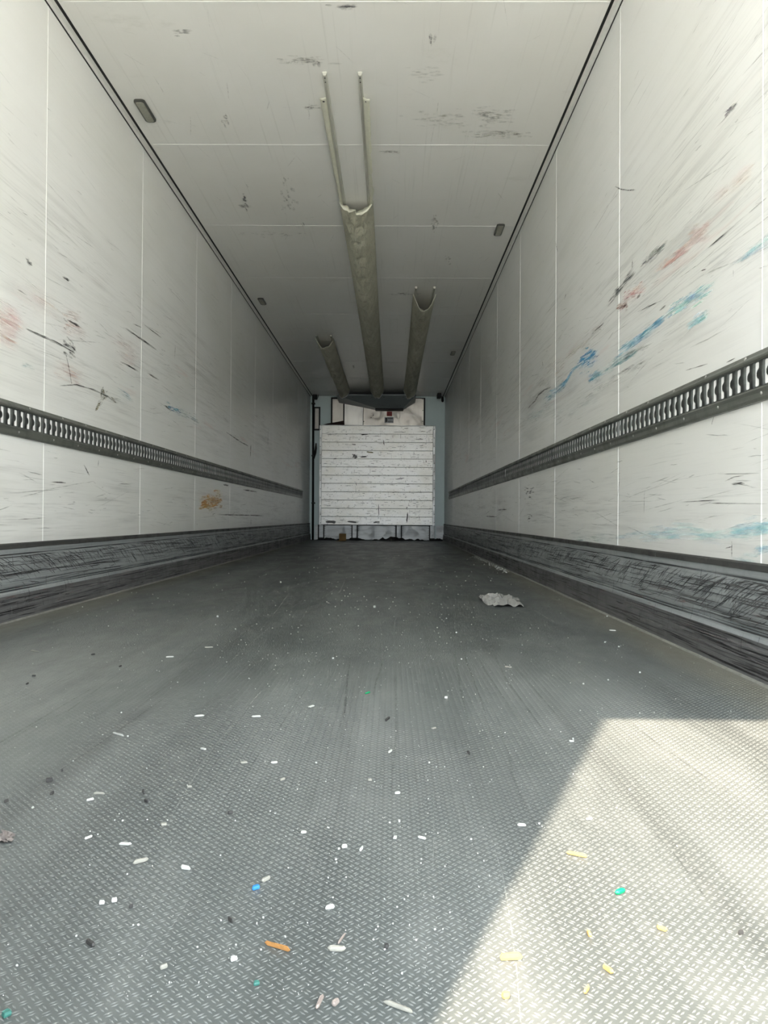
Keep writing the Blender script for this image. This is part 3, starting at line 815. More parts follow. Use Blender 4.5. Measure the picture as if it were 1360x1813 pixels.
# ------------------------------------------------------------------ fabric air chutes under the ceiling
def chute(cx, y0, y1, depth0, depth1, label, rail0, seed, torn=False, half=0.112):
    root = thing('air_chute', (cx, y0, H - 0.001), label, 'air duct', 'fabric air chutes')
    for s in (-1, 1):
        xr = cx + s * 0.088
        prof = [(xr - .011, H), (xr - .011, H - .006), (xr - .006, H - .020), (xr + .006, H - .020), (xr + .011, H - .006), (xr + .011, H)]
        mesh('mounting_rail', *prism_vf([(x, rail0, z) for x, z in prof], (0, y1 - rail0, 0)), M['rail_alu'], root)
        for yy in (rail0 + .02, rail0 + .055):
            dv, df = dome_vf((xr, yy, H - .0200), (0, 0, -1), .0042, .002)
            mesh('screw', dv, df, M['dark_bit'], root)
    ny, nx = int((y1 - y0) / 0.018), 26
    V, Fc = [], []
    for j in range(ny + 1):
        t = j / ny; y = y0 + (y1 - y0) * t
        dep = depth0 + (depth1 - depth0) * min(1.0, (y - y0) / 0.9)
        dep *= 1 + 0.05 * math.sin(y * 2.3 + seed)
        for i in range(nx + 1):
            u = -1 + 2 * i / nx
            shape = 1 - abs(u) ** 2.3
            z = H - 0.012 - dep * shape
            x = cx + u * half * (1 - 0.06 * math.sin(math.pi * t))
            k = shape ** .6
            nz = mnoise.noise((x * 16 + seed, y * 5 + z * 6, seed)) * .020 + mnoise.noise((x * 40, y * 16 + u * 5, seed + 3)) * .009
            nz += .014 * max(0, 1 - 2.2 * abs(mnoise.noise((x * 9 + y * 3 + seed, y * 5 - x * 10, 2)))) ** 3
            wr = math.sin(y * 26 + u * u * 5 + 3 * mnoise.noise((y * 3, u * 2, seed))) * .0050
            yy = y
            if j == 0:                      # mouth edge: sags towards the middle
                yy += .0
            V.append((x + nz * .6 * k, yy + (0.05 * (1 - abs(u)) if torn else 0.02 * (1 - abs(u))) * max(0, 1 - (y - y0) / .3), z + (nz + wr) * k))
    for j in range(ny):
        for i in range(nx):
            a = j * (nx + 1) + i
            Fc.append((a, a + 1, a + nx + 2, a + nx + 1))
    fb = mesh('fabric_sleeve', V, Fc, M['fabric'], root, smooth=True)
    md = fb.modifiers.new('thickness', 'SOLIDIFY'); md.thickness = 0.003; md.offset = 1
    # rolled hem round the mouth
    hem = V[:nx + 1]
    if torn:
        # folded-back lip: two flaps that meet in a point
        vv, ff = [], []
        for i, p in enumerate(hem):
            u = -1 + 2 * i / nx
            drop = 0.010 + 0.045 * max(0.0, math.sin(math.pi * ((u + 1) / .8 if u < -.2 else (u + .2) / 1.2)))
            vv += [(p[0], p[1] - .003, p[2] + .004), (p[0], p[1] - .004 - drop * .4, p[2] - drop * .75)]
        for i in range(nx):
            ff.append((2 * i, 2 * i + 1, 2 * i + 3, 2 * i + 2))
        h = mesh('mouth_flap', vv, ff, M['fabric_edge'], root, smooth=True)
        md = h.modifiers.new('thickness', 'SOLIDIFY'); md.thickness = 0.003
    else:
        v, f = tube_vf(hem, .0042, 6)
        mesh('mouth_hem', v, f, M['fabric_edge'], root, smooth=True)
    if torn:
        for s in (-1, 1):
            vv, ff = [], []
            ys = np.linspace(rail0 + .19, y0 + .06, 60)
            for j, y in enumerate(ys):
                t = j / 59
                w = .034 if s < 0 else .036 + .010 * mnoise.noise((y * 11, 3, 1)) + .014 * math.exp(-((t - .80) / .05) ** 2) - .010 * math.exp(-((t - .10) / .02) ** 2)
                w *= (1 - .45 * t)
                xi = cx + s * 0.096; xo = xi + s * w
                zw = H - .013 + .003 * mnoise.noise((y * 13, s, 2))
                sag = .006 + (.012 + .010 * mnoise.noise((y * 8, s * 4, 6)) if s > 0 else .004)
                vv += [(xi, y, zw - .004), ((xi + xo) / 2, y, zw - .004 - sag * .7), (xo, y, zw - sag)]
            for j in range(59):
                for i in range(2):
                    a = j * 3 + i; ff.append((a, a + 1, a + 4, a + 3))
            o = mesh('torn_strip', vv, ff, M['fabric_edge'], root, smooth=True)
            md = o.modifiers.new('thickness', 'SOLIDIFY'); md.thickness = 0.0025
            dv, df = dome_vf((cx + s * .112, rail0 + .215, H - .0275), (0, 0, -1), .0065, .002)
            mesh('rivet', dv, df, M['dark_bit'], root)
    else:
        # small holes and tears further up the sleeve
        pass
    # collar where the sleeve meets the outlet
    v, f = tube_vf(V[-(nx + 1):], .008, 6)
    mesh('collar', v, f, M['plank_frame'], root, smooth=True)
    return root
LIPY = 12.68
chute(0.005, 5.10, LIPY - .03, .055, .150, 'long middle fabric air chute with torn front, ending in bare rails', 3.63, 2.0, True, .118)
chute(0.575, 7.22, LIPY - .03, .155, .150, 'shorter fabric air chute beside the wall with the blue smears', 7.02, 5.0)
chute(-0.575, 9.02, LIPY - .03, .128, .140, 'shortest fabric air chute, with a slit, on the conduit side', 8.90, 9.0)
# ------------------------------------------------------------------ ceiling lamps
def lamp(x, y, label):
    root = thing('ceiling_lamp', (x, y, H - .012), label, 'ceiling lamp', 'small oval ceiling lamps')
    def capsule(hl, hw_, z0, z1, inset):
        V, Fc = [], []; n = 10
        ring = []
        r = hw_ * .62
        for (sx, sy, a0) in ((1, 1, 0), (-1, 1, 90), (-1, -1, 180), (1, -1, 270)):
            for k in range(n):
                an = math.radians(a0 + 90 * k / (n - 1))
                ring.append((sx * (hw_ - r) + r * math.cos(an), sy * (hl - r) + r * math.sin(an)))
        m = len(ring)
        for (sc, z) in ((1, z0), (1, z1 + .003), (inset, z1)):
            for a, b in ring:
                V.append((x + a - (1 - sc) * hw_ * (1 if a > 0 else -1), y + b - (1 - sc) * hw_ * (1 if b > 0 else -1), z))
        for i in range(2):
            for k in range(m):
                Fc.append((i * m + k, i * m + (k + 1) % m, (i + 1) * m + (k + 1) % m, (i + 1) * m + k))
        Fc.append(tuple(range(2 * m, 3 * m)))
        return V, Fc
    v, f = capsule(.108, .030, H, H - .012, .90); mesh('bezel', v, f, M['bezel'], root)
    v, f = capsule(.098, .0215, H - .011, H - .0155, .85); mesh('lens', v, f, M['lens'], root)
    return root
p = on_ceil(257, 195); lamp(p.x, p.y, 'largest-looking oval ceiling lamp, near the bare chute rails'.replace('largest-looking ', '') + ' on the orange-smear side')
p = on_ceil(884, 406); lamp(p.x, p.y, 'oval ceiling lamp level with the torn chute mouth')
p = on_ceil(464, 533); lamp(p.x, p.y, 'oval ceiling lamp level with the mouth of the shorter chute across the ceiling')
p = on_ceil(802, 625); lamp(p.x, p.y, 'oval ceiling lamp beside the shorter chute, nearest the front wall')
p = on_ceil(626, 649)
root = thing('ceiling_clip', (p.x, p.y, H), 'small pale clip on the ceiling between two fabric chutes', 'clip')
box('clip_base', p.x - .012, p.x + .012, p.y - .09, p.y + .09, H - .006, H, M['trim'], root)
box('clip_tongue', p.x - .006, p.x + .006, p.y - .08, p.y + .05, H - .016, H - .006, M['rail_alu'], root, .002)

# ------------------------------------------------------------------ plank bulkhead in front of the end wall
YP = 13.22
a = bz(207, 378, YP); b = bz(1137, 1178, YP)
bk = thing('bulkhead', ((a.x + b.x) / 2, YP, 0.0), 'scuffed white bulkhead of stacked aluminium planks at the front wall', 'bulkhead')
px0, px1 = bz(225, 600, YP).x, bz(1118, 600, YP).x
ztop, zbot = bz(600, 380, YP).z, bz(600, 1176, YP).z
np_ = 12
ph = (ztop - zbot) / np_
for i in range(np_):
    z0 = zbot + i * ph; dy = random.uniform(-.002, .002)
    o = box('plank', px0 + .001, px1 - .001, YP + .003 + dy, YP + .030, z0 + .0022, z0 + ph - .0022, M['plank'], bk, .003)
for (u0, u1) in ((207, 225), (1118, 1137)):
    box('edge_strip', bz(u0, 600, YP).x, bz(u1, 600, YP).x, YP - .004, YP + .034, zbot - .004, ztop + .004, M['plank_frame'], bk, .002)
box('top_strip', px0, px1, YP - .002, YP + .034, ztop - .001, ztop + .012, M['plank_frame'], bk, .002)
box('backing', px0, px1, YP + .028, YP + .036, zbot, ztop, M['black'], bk)
it = []
for u in (215, 1128):
    for v in range(410, 1170, 68):
        q = bz(u, v, YP - .004); it.append(dome_vf((q.x, YP - .004, q.z), (0, -1, 0), .007, .004))
multi('screws', it, M['dark_bit'], bk)
# dents, gouges and a long slit in the planks
mkb = Marks(); bc = [0]
def bplane(a_, b_):
    bc[0] += 1
    return (a_, YP - .0045 - .00003 * (bc[0] // 10 % 30), b_)
def bl(u0, v0, u1, v1, w, col=BLACK, al=.95):
    p_, q_ = bz(u0, v0, YP), bz(u1, v1, YP); mkb.stroke((p_.x, p_.z), (q_.x, q_.z), w, col, al, bplane, .002, 6)
for a_ in ((908, 1160, 915, 1075, .022), (906, 1045, 912, 1030, .014), (722, 495, 726, 535, .012), (540, 452, 600, 450, .016), (535, 630, 590, 628, .020), (318, 648, 345, 642, .014), (585, 712, 680, 708, .008),
           (990, 1015, 990, 1040, .007), (255, 1150, 340, 1152, .05, (.30, .30, .30)), (430, 1148, 520, 1158, .03, (.25, .25, .25)), (640, 1155, 690, 1152, .03, (.32, .32, .32)), (680, 1010, 684, 1100, .014, (.25, .25, .24)),
           (470, 530, 500, 532, .02, (.25, .25, .24)), (1062, 655, 1064, 675, .014, DGREY), (498, 835, 505, 860, .008), (820, 810, 890, 800, .014, DGREY), (560, 780, 700, 778, .006, DGREY), (800, 430, 900, 432, .008, DGREY),
           (980, 490, 1040, 488, .012, GREY), (585, 590, 640, 596, .022, (.38, .36, .22))):
    bl(*a_)
q = bz(486, 625, YP)
for _ in range(18):
    x_, z_ = q.x + random.uniform(-.045, .045), q.z + random.uniform(-.03, .03)
    mkb.stroke((x_, z_), (x_ + random.uniform(.02, .05), z_ + random.uniform(-.01, .01)), .014, DGREY, .9, bplane)
for _ in range(900):
    u, v = random.uniform(230, 1110), random.uniform(390, 1170)
    l = random.choice((4, 8, 15, 30)) * random.uniform(.6, 1.5)
    g = random.uniform(.04, .26)
    if random.random() < .75: bl(u, v, u + l, v + random.uniform(-2, 2), random.uniform(.003, .008), (g, g * .97, g * .9), random.uniform(.3, .85))
    else: bl(u, v, u + random.uniform(-2, 2), v + l, random.uniform(.003, .006), (g, g * .97, g * .9), random.uniform(.3, .8))
mkb.build('scuff_marks', M['mark_line'], bk)
# foot: riveted panels between posts, dark rubber joints
zf = 0.012
box('foot_backing', bz(198, 600, YP).x, bz(1137, 600, YP).x, YP + .03, YP + .06, zf, zbot - .002, M['black'], bk)
for (u0, u1) in ((246, 464), (516, 818), (870, 1088)):
    box('foot_panel', bz(u0, 1200, YP).x, bz(u1, 1200, YP).x, YP + .010, YP + .032, zf, zbot - .012, M['low_panel'], bk, .003)
for (u0, u1) in ((203, 237), (472, 506), (827, 861), (1096, 1132)):
    box('foot_post', bz(u0, 1200, YP).x, bz(u1, 1200, YP).x, YP + .016, YP + .040, .045, zbot - .006, M['low_panel'], bk, .003)
it = []
for u in (252, 458, 522, 812, 876, 1082):
    for v in range(1190, 1275, 17):
        q = bz(u, v, YP + .01); it.append(dome_vf((q.x, YP + .010, q.z), (0, -1, 0), .006, .004))
multi('rivets', it, M['dark_bit'], bk)
for (u0, u1) in ((170, 196), (1140, 1206)):
    sk = box('skirting_plate', bz(u0, 1200, YB).x, bz(u1, 1200, YB).x, YB - .012, YB, .0, .27, M['low_panel'], wall_back, .003)

# ------------------------------------------------------------------ refrigeration evaporator above the bulkhead
YE = 13.30
ev = thing('evaporator_unit', (0, YE, 2.0), 'steel-panelled refrigeration evaporator with grey air hopper above the bulkhead', 'refrigeration unit')
def pbox(name, u0, v0, u1, v1, Y, th, mat, par, bev=.002):
    p_, q_ = bz(u0, v0, Y), bz(u1, v1, Y)
    return box(name, p_.x, q_.x, Y, Y + th, p_.z, q_.z, mat, par, bev)
pbox('rubber_frame', 300, 152, 1055, 385, YE + .02, .07, M['black'], ev, 0)
pbox('side_panel', 312, 165, 397, 380, YE + .006, .03, M['steel'], ev)
# folded bright panel: turned a little
p0, p1 = bz(409, 160, YE - .004), bz(557, 160, YE - .012)
zz0 = bz(500, 385, YE).z; zz1 = bz(500, 160, YE).z
mesh('folded_panel', [(p0.x, p0.y, zz0), (p1.x, p1.y, zz0), (p1.x, YE + .05, zz0), (p0.x, YE + .05, zz0), (p0.x, p0.y, zz1), (p1.x, p1.y, zz1), (p1.x, YE + .05, zz1), (p0.x, YE + .05, zz1)],
     [(0, 3, 2, 1), (4, 5, 6, 7), (0, 1, 5, 4), (1, 2, 6, 5), (2, 3, 7, 6), (3, 0, 4, 7)], M['steel_bright'], ev)
cover = pbox('cover_panel', 561, 160, 1043, 385, YE, .04, M['steel'], ev)
pbox('red_sticker', 748, 265, 790, 303, YE - .002, .002, M['red'], cover, 0)
dp = pbox('data_plate', 730, 310, 802, 358, YE - .003, .003, M['plate'], cover, 0)
it = []
for (u, v) in ((566, 215), (563, 345), (552, 368), (678, 258), (768, 258), (855, 258), (1037, 165), (1037, 257), (1036, 345), (640, 295), (622, 315)):
    q = bz(u, v, YE); it.append(dome_vf((q.x, YE, q.z), (0, -1, 0), .008, .004))
multi('screws', it, M['dark_bit'], ev)
for (u0, v0, u1, v1) in ((736, 316, 752, 350), (756, 316, 797, 322), (756, 346, 797, 351)):
    pbox('plate_print', u0, v0, u1, v1, YE - .004, .001, M['plate_dark'], cover, 0)
# hopper
TL, TR = bz(345, 136, LIPY), bz(982, 136, LIPY)
YH = 13.06
BL, BR = bz(655, 236, YH), bz(880, 236, YH)
SLb, SRb = Vector((TL.x, YE, TL.z - .03)), Vector((TR.x, YE, TR.z - .03))
bl_, br_ = Vector((BL.x, YE, BL.z)), Vector((BR.x, YE, BR.z))
hv = [TL, TR, BR, BL, SLb, SRb, br_, bl_, TL + Vector((0, 0, .016)), TR + Vector((0, 0, .016)), SLb + Vector((0, 0, .05)), SRb + Vector((0, 0, .05))]
hop = mesh('air_hopper', hv, [(0, 1, 2, 3), (0, 3, 7, 4), (1, 5, 6, 2), (3, 2, 6, 7), (0, 8, 9, 1), (0, 4, 10, 8), (1, 9, 11, 5)], M['deflector'], ev)
md = hop.modifiers.new('thickness', 'SOLIDIFY'); md.thickness = .004
pbox('outlet_slot_shade', 655, 237, 882, 250, YH + .02, .20, M['black'], ev, 0)  # solid black box painting in the darkness of the slot
box('fan_opening_shade', TL.x + .05, TR.x - .05, YE - .06, YE + .08, TL.z - .02, H - .002, M['black'], ev)  # solid black box, its colour stands for the shade inside the fan opening
it = []
nrm = (TR - TL).cross(BL - TL).normalized()
if nrm.y > 0: nrm = -nrm
for (u, v) in ((475, 148), (628, 150), (725, 149), (880, 149), (715, 214), (768, 217), (830, 219), (857, 216)):
    t_ = (v - 136) / 100.0
    Yv = LIPY + (YH - LIPY) * t_
    q = bz(u, v, Yv)
    it.append(dome_vf(q + nrm * .003, nrm, .008, .005))
multi('hopper_screws', it, M['dark_bit'], ev)
poly = [bz(218, 376, YP + .05), bz(408, 376, YP + .05), bz(404, 338, YP + .05), bz(380, 343, YP + .05), bz(330, 352, YP + .05), bz(270, 362, YP + .05)]
mesh('torn_foam', *prism_vf(poly, (0, .05, 0)), M['rust'], ev)

# ------------------------------------------------------------------ conduit, inspection frame, sensors on the front wall
q0 = bz(158, 118, 13.33); q1 = bz(154, 1262, 13.33)
cd = thing('conduit_pipe', (q1.x, 13.33, 0), 'black vertical conduit pipe in the front corner with strap and top box', 'pipe')
tube('pipe', [(q1.x, 13.33, .002), (q0.x, 13.33, q0.z)], .020, M['black'], cd, 12)
bx = box('junction_box', bz(162, 88, 13.3).x - .01, bz(192, 88, 13.3).x, 13.20, 13.30, H - .09, H - .004, M['dark_bit'], cd, .012)
lp = [bz(u, v, 13.28) for u, v in ((190, 100), (198, 122), (196, 150), (188, 168), (175, 168))]
tube('cable', lp, .006, M['black'], cd, 6)
sp = [bz(u, v, 13.29) for u, v in ((180, 520), (178, 560), (172, 600), (164, 645))]
tube('strap', sp, [.010, .020, .022, .008], M['black'], cd, 8)
for v in (200, 620, 1000):
    q = bz(157, v, 13.33); box('pipe_clamp', q.x - .03, q.x + .03, 13.31, 13.40, q.z - .012, q.z + .012, M['dark_bit'], cd)

fr = thing('inspection_frame', (bz(192, 400, 13.37).x, 13.37, bz(192, 410, 13.37).z), 'narrow black-framed grey vent panel beside the conduit pipe', 'vent panel')
for (u0, v0, u1, v1) in ((168, 228, 212, 239), (168, 405, 212, 416), (203, 228, 212, 416), (160, 228, 168, 416)):
    pbox('frame_bar', u0, v0, u1, v1, 13.37, .028, M['black'], fr, 0)
pbox('vent_plate', 168, 239, 203, 405, 13.385, .012, M['plate'], fr, 0)
for u in (176, 185, 194):
    pbox('vent_slat', u, 242, u + 3, 402, 13.378, .010, M['steel'], fr, 0)

sn = thing('temperature_sensor', (bz(1195, 190, 13.36).x, 13.36, bz(1195, 190, 13.36).z), 'black sensor capsule on a short cable at the ceiling corner', 'sensor')
b0, b1 = bz(1152, 92, 13.1), bz(1182, 128, 13.1)
box('sensor_box', b0.x, b1.x, 13.0, 13.2, H - .075, H - .001, M['dark_bit'], sn, .008)
tube('cable', [bz(1168, 126, 13.15), bz(1180, 140, 13.25), bz(1193, 156, 13.34)], .007, M['dark_bit'], sn, 6)
tube('capsule', [bz(1194, 146, 13.35), bz(1194, 152, 13.35), bz(1196, 182, 13.35), bz(1196, 190, 13.35)], [.012, .024, .024, .012], M['black'], sn, 10)

# ------------------------------------------------------------------ dirt and rubbish on the floor
V, Fc = [], []
n, m = 150, 5
for i in range(n + 1):
    x = -1.19 + 2.38 * i / n
    u = (on_x := x)
    hgt = max(.004, .022 + .035 * mnoise.noise((x * 4, 1, 3)) + .030 * mnoise.noise((x * 14, 4, 1)) + .04 * math.exp(-((x - .30) / .16) ** 2))
    dep = .10 + .06 * mnoise.noise((x * 5, 9, 2))
    for j in range(m + 1):
        t = j / m
        V.append((x, YP + .008 - dep * t, .0005 + hgt * (1 - t) ** 1.5 * (1 + .3 * mnoise.noise((x * 30, t * 5, 0)))))
for i in range(n):
    for j in range(m):
        a = i * (m + 1) + j; Fc.append((a, a + 1, a + m + 2, a + m + 1))
dp_ = mesh('dirt_heap', V, Fc, M['dirt'])
tag(dp_, 'dark swept-up dirt lying along the foot of the bulkhead', 'dirt'); dp_['kind'] = 'stuff'

q = bz(393, 1283, 12.95)
cb = thing('cardboard_scrap', (q.x, 12.95, 0), 'brown folded cardboard scrap standing against the bulkhead foot', 'cardboard')
box('upright_flap', q.x - .062, q.x + .062, 12.95, 12.955, .001, .125, M['card'], cb)
mesh('floor_flap', [(q.x - .062, 12.95, .004), (q.x + .055, 12.95, .004), (q.x + .03, 12.66, .006), (q.x - .10, 12.62, .003), (q.x - .062, 12.95, .0), (q.x + .055, 12.95, .0), (q.x + .03, 12.66, .002), (q.x - .10, 12.62, .0)],
     [(0, 3, 2, 1), (4, 5, 6, 7), (0, 1, 5, 4), (1, 2, 6, 5), (2, 3, 7, 6), (3, 0, 4, 7)], M['card'], cb)

# crumpled plastic film
def crumpled(name, px0, px1, py_near, py_far, hgt, seed, mat, label, cat, nx=46, ny=30):
    a, b = on_floor(px0, (py_near + py_far) / 2), on_floor(px1, (py_near + py_far) / 2)
    yn, yf = on_floor((px0 + px1) / 2, py_near).y, on_floor((px0 + px1) / 2, py_far).y
    V, Fc, keep = [], [], []
    for i in range(nx + 1):
        for j in range(ny + 1):
            u, v = 2 * i / nx - 1, 2 * j / ny - 1
            r = math.hypot(u, v); edge = .85 + .35 * mnoise.noise((u * 2.2 + seed, v * 2.2, seed))
            n1 = 1 - abs(mnoise.noise((u * 2.1, v * 2.6 + seed, 1))) * 2.2; n2 = 1 - abs(mnoise.noise((u * 5, v * 5 + seed, 4))) * 2
            z = hgt * max(0, (1 - r / edge)) ** .6 * max(0.0, 0.75 * n1 + .45 * n2 - .35) if r < edge else 0
            V.append((a.x + (b.x - a.x) * (i / nx) + .008 * mnoise.noise((u * 6, v * 6, seed)), yn + (yf - yn) * j / ny, .002 + max(0, z)))
            keep.append(r < edge)
    for i in range(nx):
        for j in range(ny):
            q = (i * (ny + 1) + j, (i + 1) * (ny + 1) + j, (i + 1) * (ny + 1) + j + 1, i * (ny + 1) + j + 1)
            if all(keep[k] for k in q): Fc.append(q)
    used = sorted({k for f in Fc for k in f}); mp = {k: i for i, k in enumerate(used)}
    o = mesh(name, [V[k] for k in used], [tuple(mp[k] for k in f) for f in Fc], mat, smooth=False)
    md = o.modifiers.new('thickness', 'SOLIDIFY'); md.thickness = .0012; md.offset = 1
    return tag(o, label, cat)
crumpled('plastic_film', 842, 934, 1080, 1052, .060, 5.9, M['film'], 'crumpled grey plastic film lying on the floor near the kick plate', 'plastic film', 24, 13)
crumpled('withered_leaf', -12, 30, 1497, 1479, .016, 7.1, M['brown_bit'], 'brown curled withered leaf lying on the grey floor', 'leaf', 20, 14)

def chip_mesh(name, L, Wd, T, seed, bent=0.0):
    """irregular sliver: 8-sided outline with a taper and a rough top"""
    r = random.Random(seed); n = 10; ring = []
    for k in range(n):
        an = 2 * math.pi * k / n
        c, s = math.cos(an), math.sin(an)
        rx = L / 2 * (abs(c) ** .35) * (1 if c > 0 else -1) * r.uniform(.72, 1.0)
        ry = Wd / 2 * (abs(s) ** .40) * (1 if s > 0 else -1) * r.uniform(.6, 1.0)
        ring.append((rx, ry))
    V = []
    for sc, z in ((.86, 0.0), (1.0, T * .45), (.80, T)):
        for a, b in ring:
            V.append((a * sc, b * sc, z * r.uniform(.85, 1.1) + bent * (a / (L / 2)) ** 2))
    Fc = [tuple(range(n))[::-1], tuple(range(2 * n, 3 * n))]
    for i in range(2):
        for k in range(n):
            Fc.append((i * n + k, i * n + (k + 1) % n, (i + 1) * n + (k + 1) % n, (i + 1) * n + k))
    me = bpy.data.meshes.new(name); me.from_pydata(V, [], Fc); me.update()
    return me

ZF = 0.0008
def area(x, y):
    if y < 1.53 and x > .035 + .4425 * y: return 'lying in the sunlit patch of floor', 'in the sunlit patch'
    if abs(x) > .85: return 'lying near a scratched side kick plate', 'near the kick plates'
    if y > 4.0: return 'lying deep inside on the dim floor', 'deep inside'
    return 'lying on the shaded tread floor', 'on the shaded floor'
def chip(name, px, py, len_px, wid_px, thick, ang_px, mat, label, cat, group=None, seed=1, bent=0.0):
    """size and turn are read off the photograph on the floor plane"""
    c = on_floor(px, py)
    h = math.radians(ang_px)
    e = on_floor(px + math.cos(h) * len_px / 2, py - math.sin(h) * len_px / 2)
    L = max(.003, 2 * math.hypot(e.x - c.x, e.y - c.y)); Wd = max(.002, wid_px * c.y / F_PX * (1.0 if abs(math.sin(h)) > .5 else 1.05))
    o = new_obj(name, chip_mesh(name, L, Wd, thick, seed, bent), mat)
    o.location = (c.x, c.y, ZF); o.rotation_euler = (0, 0, math.atan2(e.y - c.y, e.x - c.x))
    if group:
        ph_, gr_ = area(c.x, c.y); label += ' ' + ph_; group += ' ' + gr_
    return tag(o, label, cat, group)

chip('plastic_chip', 453, 1575, 15, 9, .004, 20, M['blue'], 'bright blue plastic chip lying on the grey tread floor', 'plastic chip', None, 3)
chip('plastic_chip', 1098, 1582, 19, 8, .004, 22, M['green'], 'bright green plastic chip in the sunlit patch of floor', 'plastic chip', None, 4)
chip('plastic_chip', 651, 1228, 9, 4, .003, 20, M['green'], 'tiny green plastic flake on the floor further into the trailer', 'plastic chip', None, 5)
chip('plastic_chip', 454, 1745, 13, 8, .003, 10, M['dark_green'], 'small dark green plastic flake near the orange wood sliver', 'plastic chip', None, 6)
chip('plastic_chip', 11, 1800, 22, 14, .004, 30, M['dark_green'], 'larger dark green plastic scrap on the grey floor', 'plastic chip', None, 7)
chip('wood_sliver', 492, 1680, 60, 4, .004, -17, M['wood'], 'orange-brown wood sliver lying in the shade on the tread floor', 'wood sliver', None, 8)
chip('wood_sliver', 905, 1700, 48, 9, .006, 2, M['wood_pale'], 'broad pale wood sliver in the sunlit patch of floor', 'wood sliver', None, 9)
chip('wood_sliver', 1022, 1516, 44, 6, .004, -12, M['wood_pale'], 'slim pale wood splinter at the far side of the sunlit patch', 'wood sliver', None, 10)
chip('wood_sliver', 1076, 1720, 26, 7, .004, -35, M['wood_pale'], 'short pale wood splinter near the broad sliver in the sun', 'wood sliver', None, 11)
chip('wood_sliver', 896, 1768, 17, 9, .005, 10, M['wood_pale'], 'stubby pale wood crumb below the broad sliver in the sun', 'wood sliver', None, 12)
chip('wood_sliver', 1172, 1648, 24, 6, .004, -20, M['wood_pale'], 'little pale wood chip in the middle of the sunlit patch', 'wood sliver', None, 13)
chip('wood_sliver', 1043, 1657, 12, 7, .004, -60, M['wood_pale'], 'tiny pale wood chip between splinters in the sun', 'wood sliver', None, 14)
chip('wood_sliver', 1039, 1757, 14, 6, .004, 60, M['wood_pale'], 'tiny upright pale wood flake in the sunlit patch', 'wood sliver', None, 15)
chip('splinter', 705, 1786, 66, 6, .003, -20, M['splinter'], 'long pale splinter by the shadow edge on the floor', 'splinter', None, 16)
chip('splinter', 596, 1684, 36, 8, .004, -3, M['splinter'], 'flat grey-white splinter beside a brown fibre on the floor', 'splinter', None, 17)
chip('fibre', 605, 1664, 26, 4, .002, 55, M['pinkish'], 'short brown fibre next to a flat grey-white splinter', 'fibre', None, 18)
chip('fibre', 566, 1778, 32, 8, .003, 62, M['pinkish'], 'pinkish-grey shred on the tread floor', 'fibre', None, 19)
chip('fibre', 594, 1780, 14, 10, .004, 40, M['pinkish'], 'small round pinkish flake beside a pinkish-grey shred', 'fibre', None, 20)
chip('rubber_bit', 87, 1387, 15, 6, .006, 8, M['dark_bit'], 'dark bent scrap lying alone on the dusty floor', 'rubber bit', None, 21, .003)
for i, (x, y, l, w, a) in enumerate(((408, 1442, 11, 4, 5), (11, 1421, 10, 3, 15), (92, 1407, 7, 4, 30), (160, 1674, 18, 9, -40), (232, 1609, 9, 3, 10), (254, 1405, 7, 4, -70), (259, 1421, 8, 3, -20), (684, 1680, 5, 9, 80),
        (213, 1181, 6, 2, 20), (60, 1198, 9, 2, 2), (165, 1160, 8, 2, 10), (110, 1367, 4, 2, 5), (48, 1212, 6, 2, 20), (1312, 1655, 12, 4, 5), (408, 1633, 12, 2, -35), (830, 1335, 8, 4, -50), (686, 1275, 12, 4, 40), (868, 959, 5, 2, 0))):
    chip('dark_crumb', x, y, l, w, .004, a, M['dark_bit'], 'small dark rubber crumb', 'crumb', 'dark crumbs', 30 + i)
SPL = ((370, 1147, 18, 3, 2), (301, 1164, 16, 2.5, 2), (353, 1269, 18, 4, 5), (432, 1352, 14, 5, 5), (486, 1352, 14, 5, 5), (360, 1328, 10, 5, -15), (336, 1395, 10, 4, 3), (221, 1497, 26, 4, -2), (157, 1485, 16, 4, 22),
       (249, 1528, 32, 5, 15), (328, 1540, 20, 5, -10), (584, 1610, 22, 5, 8), (471, 1560, 18, 7, 28), (924, 1463, 18, 7, 0), (747, 1486, 16, 4, -12), (655, 1383, 9, 5, 0), (704, 1406, 11, 5, 5), (691, 1332, 9, 4, 38), (768, 1291, 9, 4, 15),
       (552, 1252, 11, 5, 20), (454, 1270, 18, 4, 2), (175, 1407, 24, 2, 0), (160, 1418, 16, 2, 12), (210, 1302, 24, 2, -18), (62, 1154, 18, 2, -8), (1085, 1117, 15, 2, -4), (1012, 1314, 10, 4, 0), (900, 1182, 14, 2, -8), (180, 1602, 12, 5, 5),
       (202, 1598, 12, 5, 10), (290, 1716, 16, 5, 20), (414, 1702, 14, 6, 15), (538, 1476, 12, 4, 5), (500, 1382, 10, 4, 20), (610, 1502, 12, 5, 5), (1043, 1452, 14, 5, 5), (290, 1462, 4, 14, 75), (700, 1485, 5, 8, 70), (640, 1506, 10, 4, 50))
for i, (x, y, l, w, a) in enumerate(SPL):
    chip('pale_splinter', x, y, l, w, .003 if y < 1500 else .004, a, M['splinter'] if i % 3 == 0 else M['crumb'], 'small pale elongated splinter', 'splinter', 'pale splinters', 60 + i)
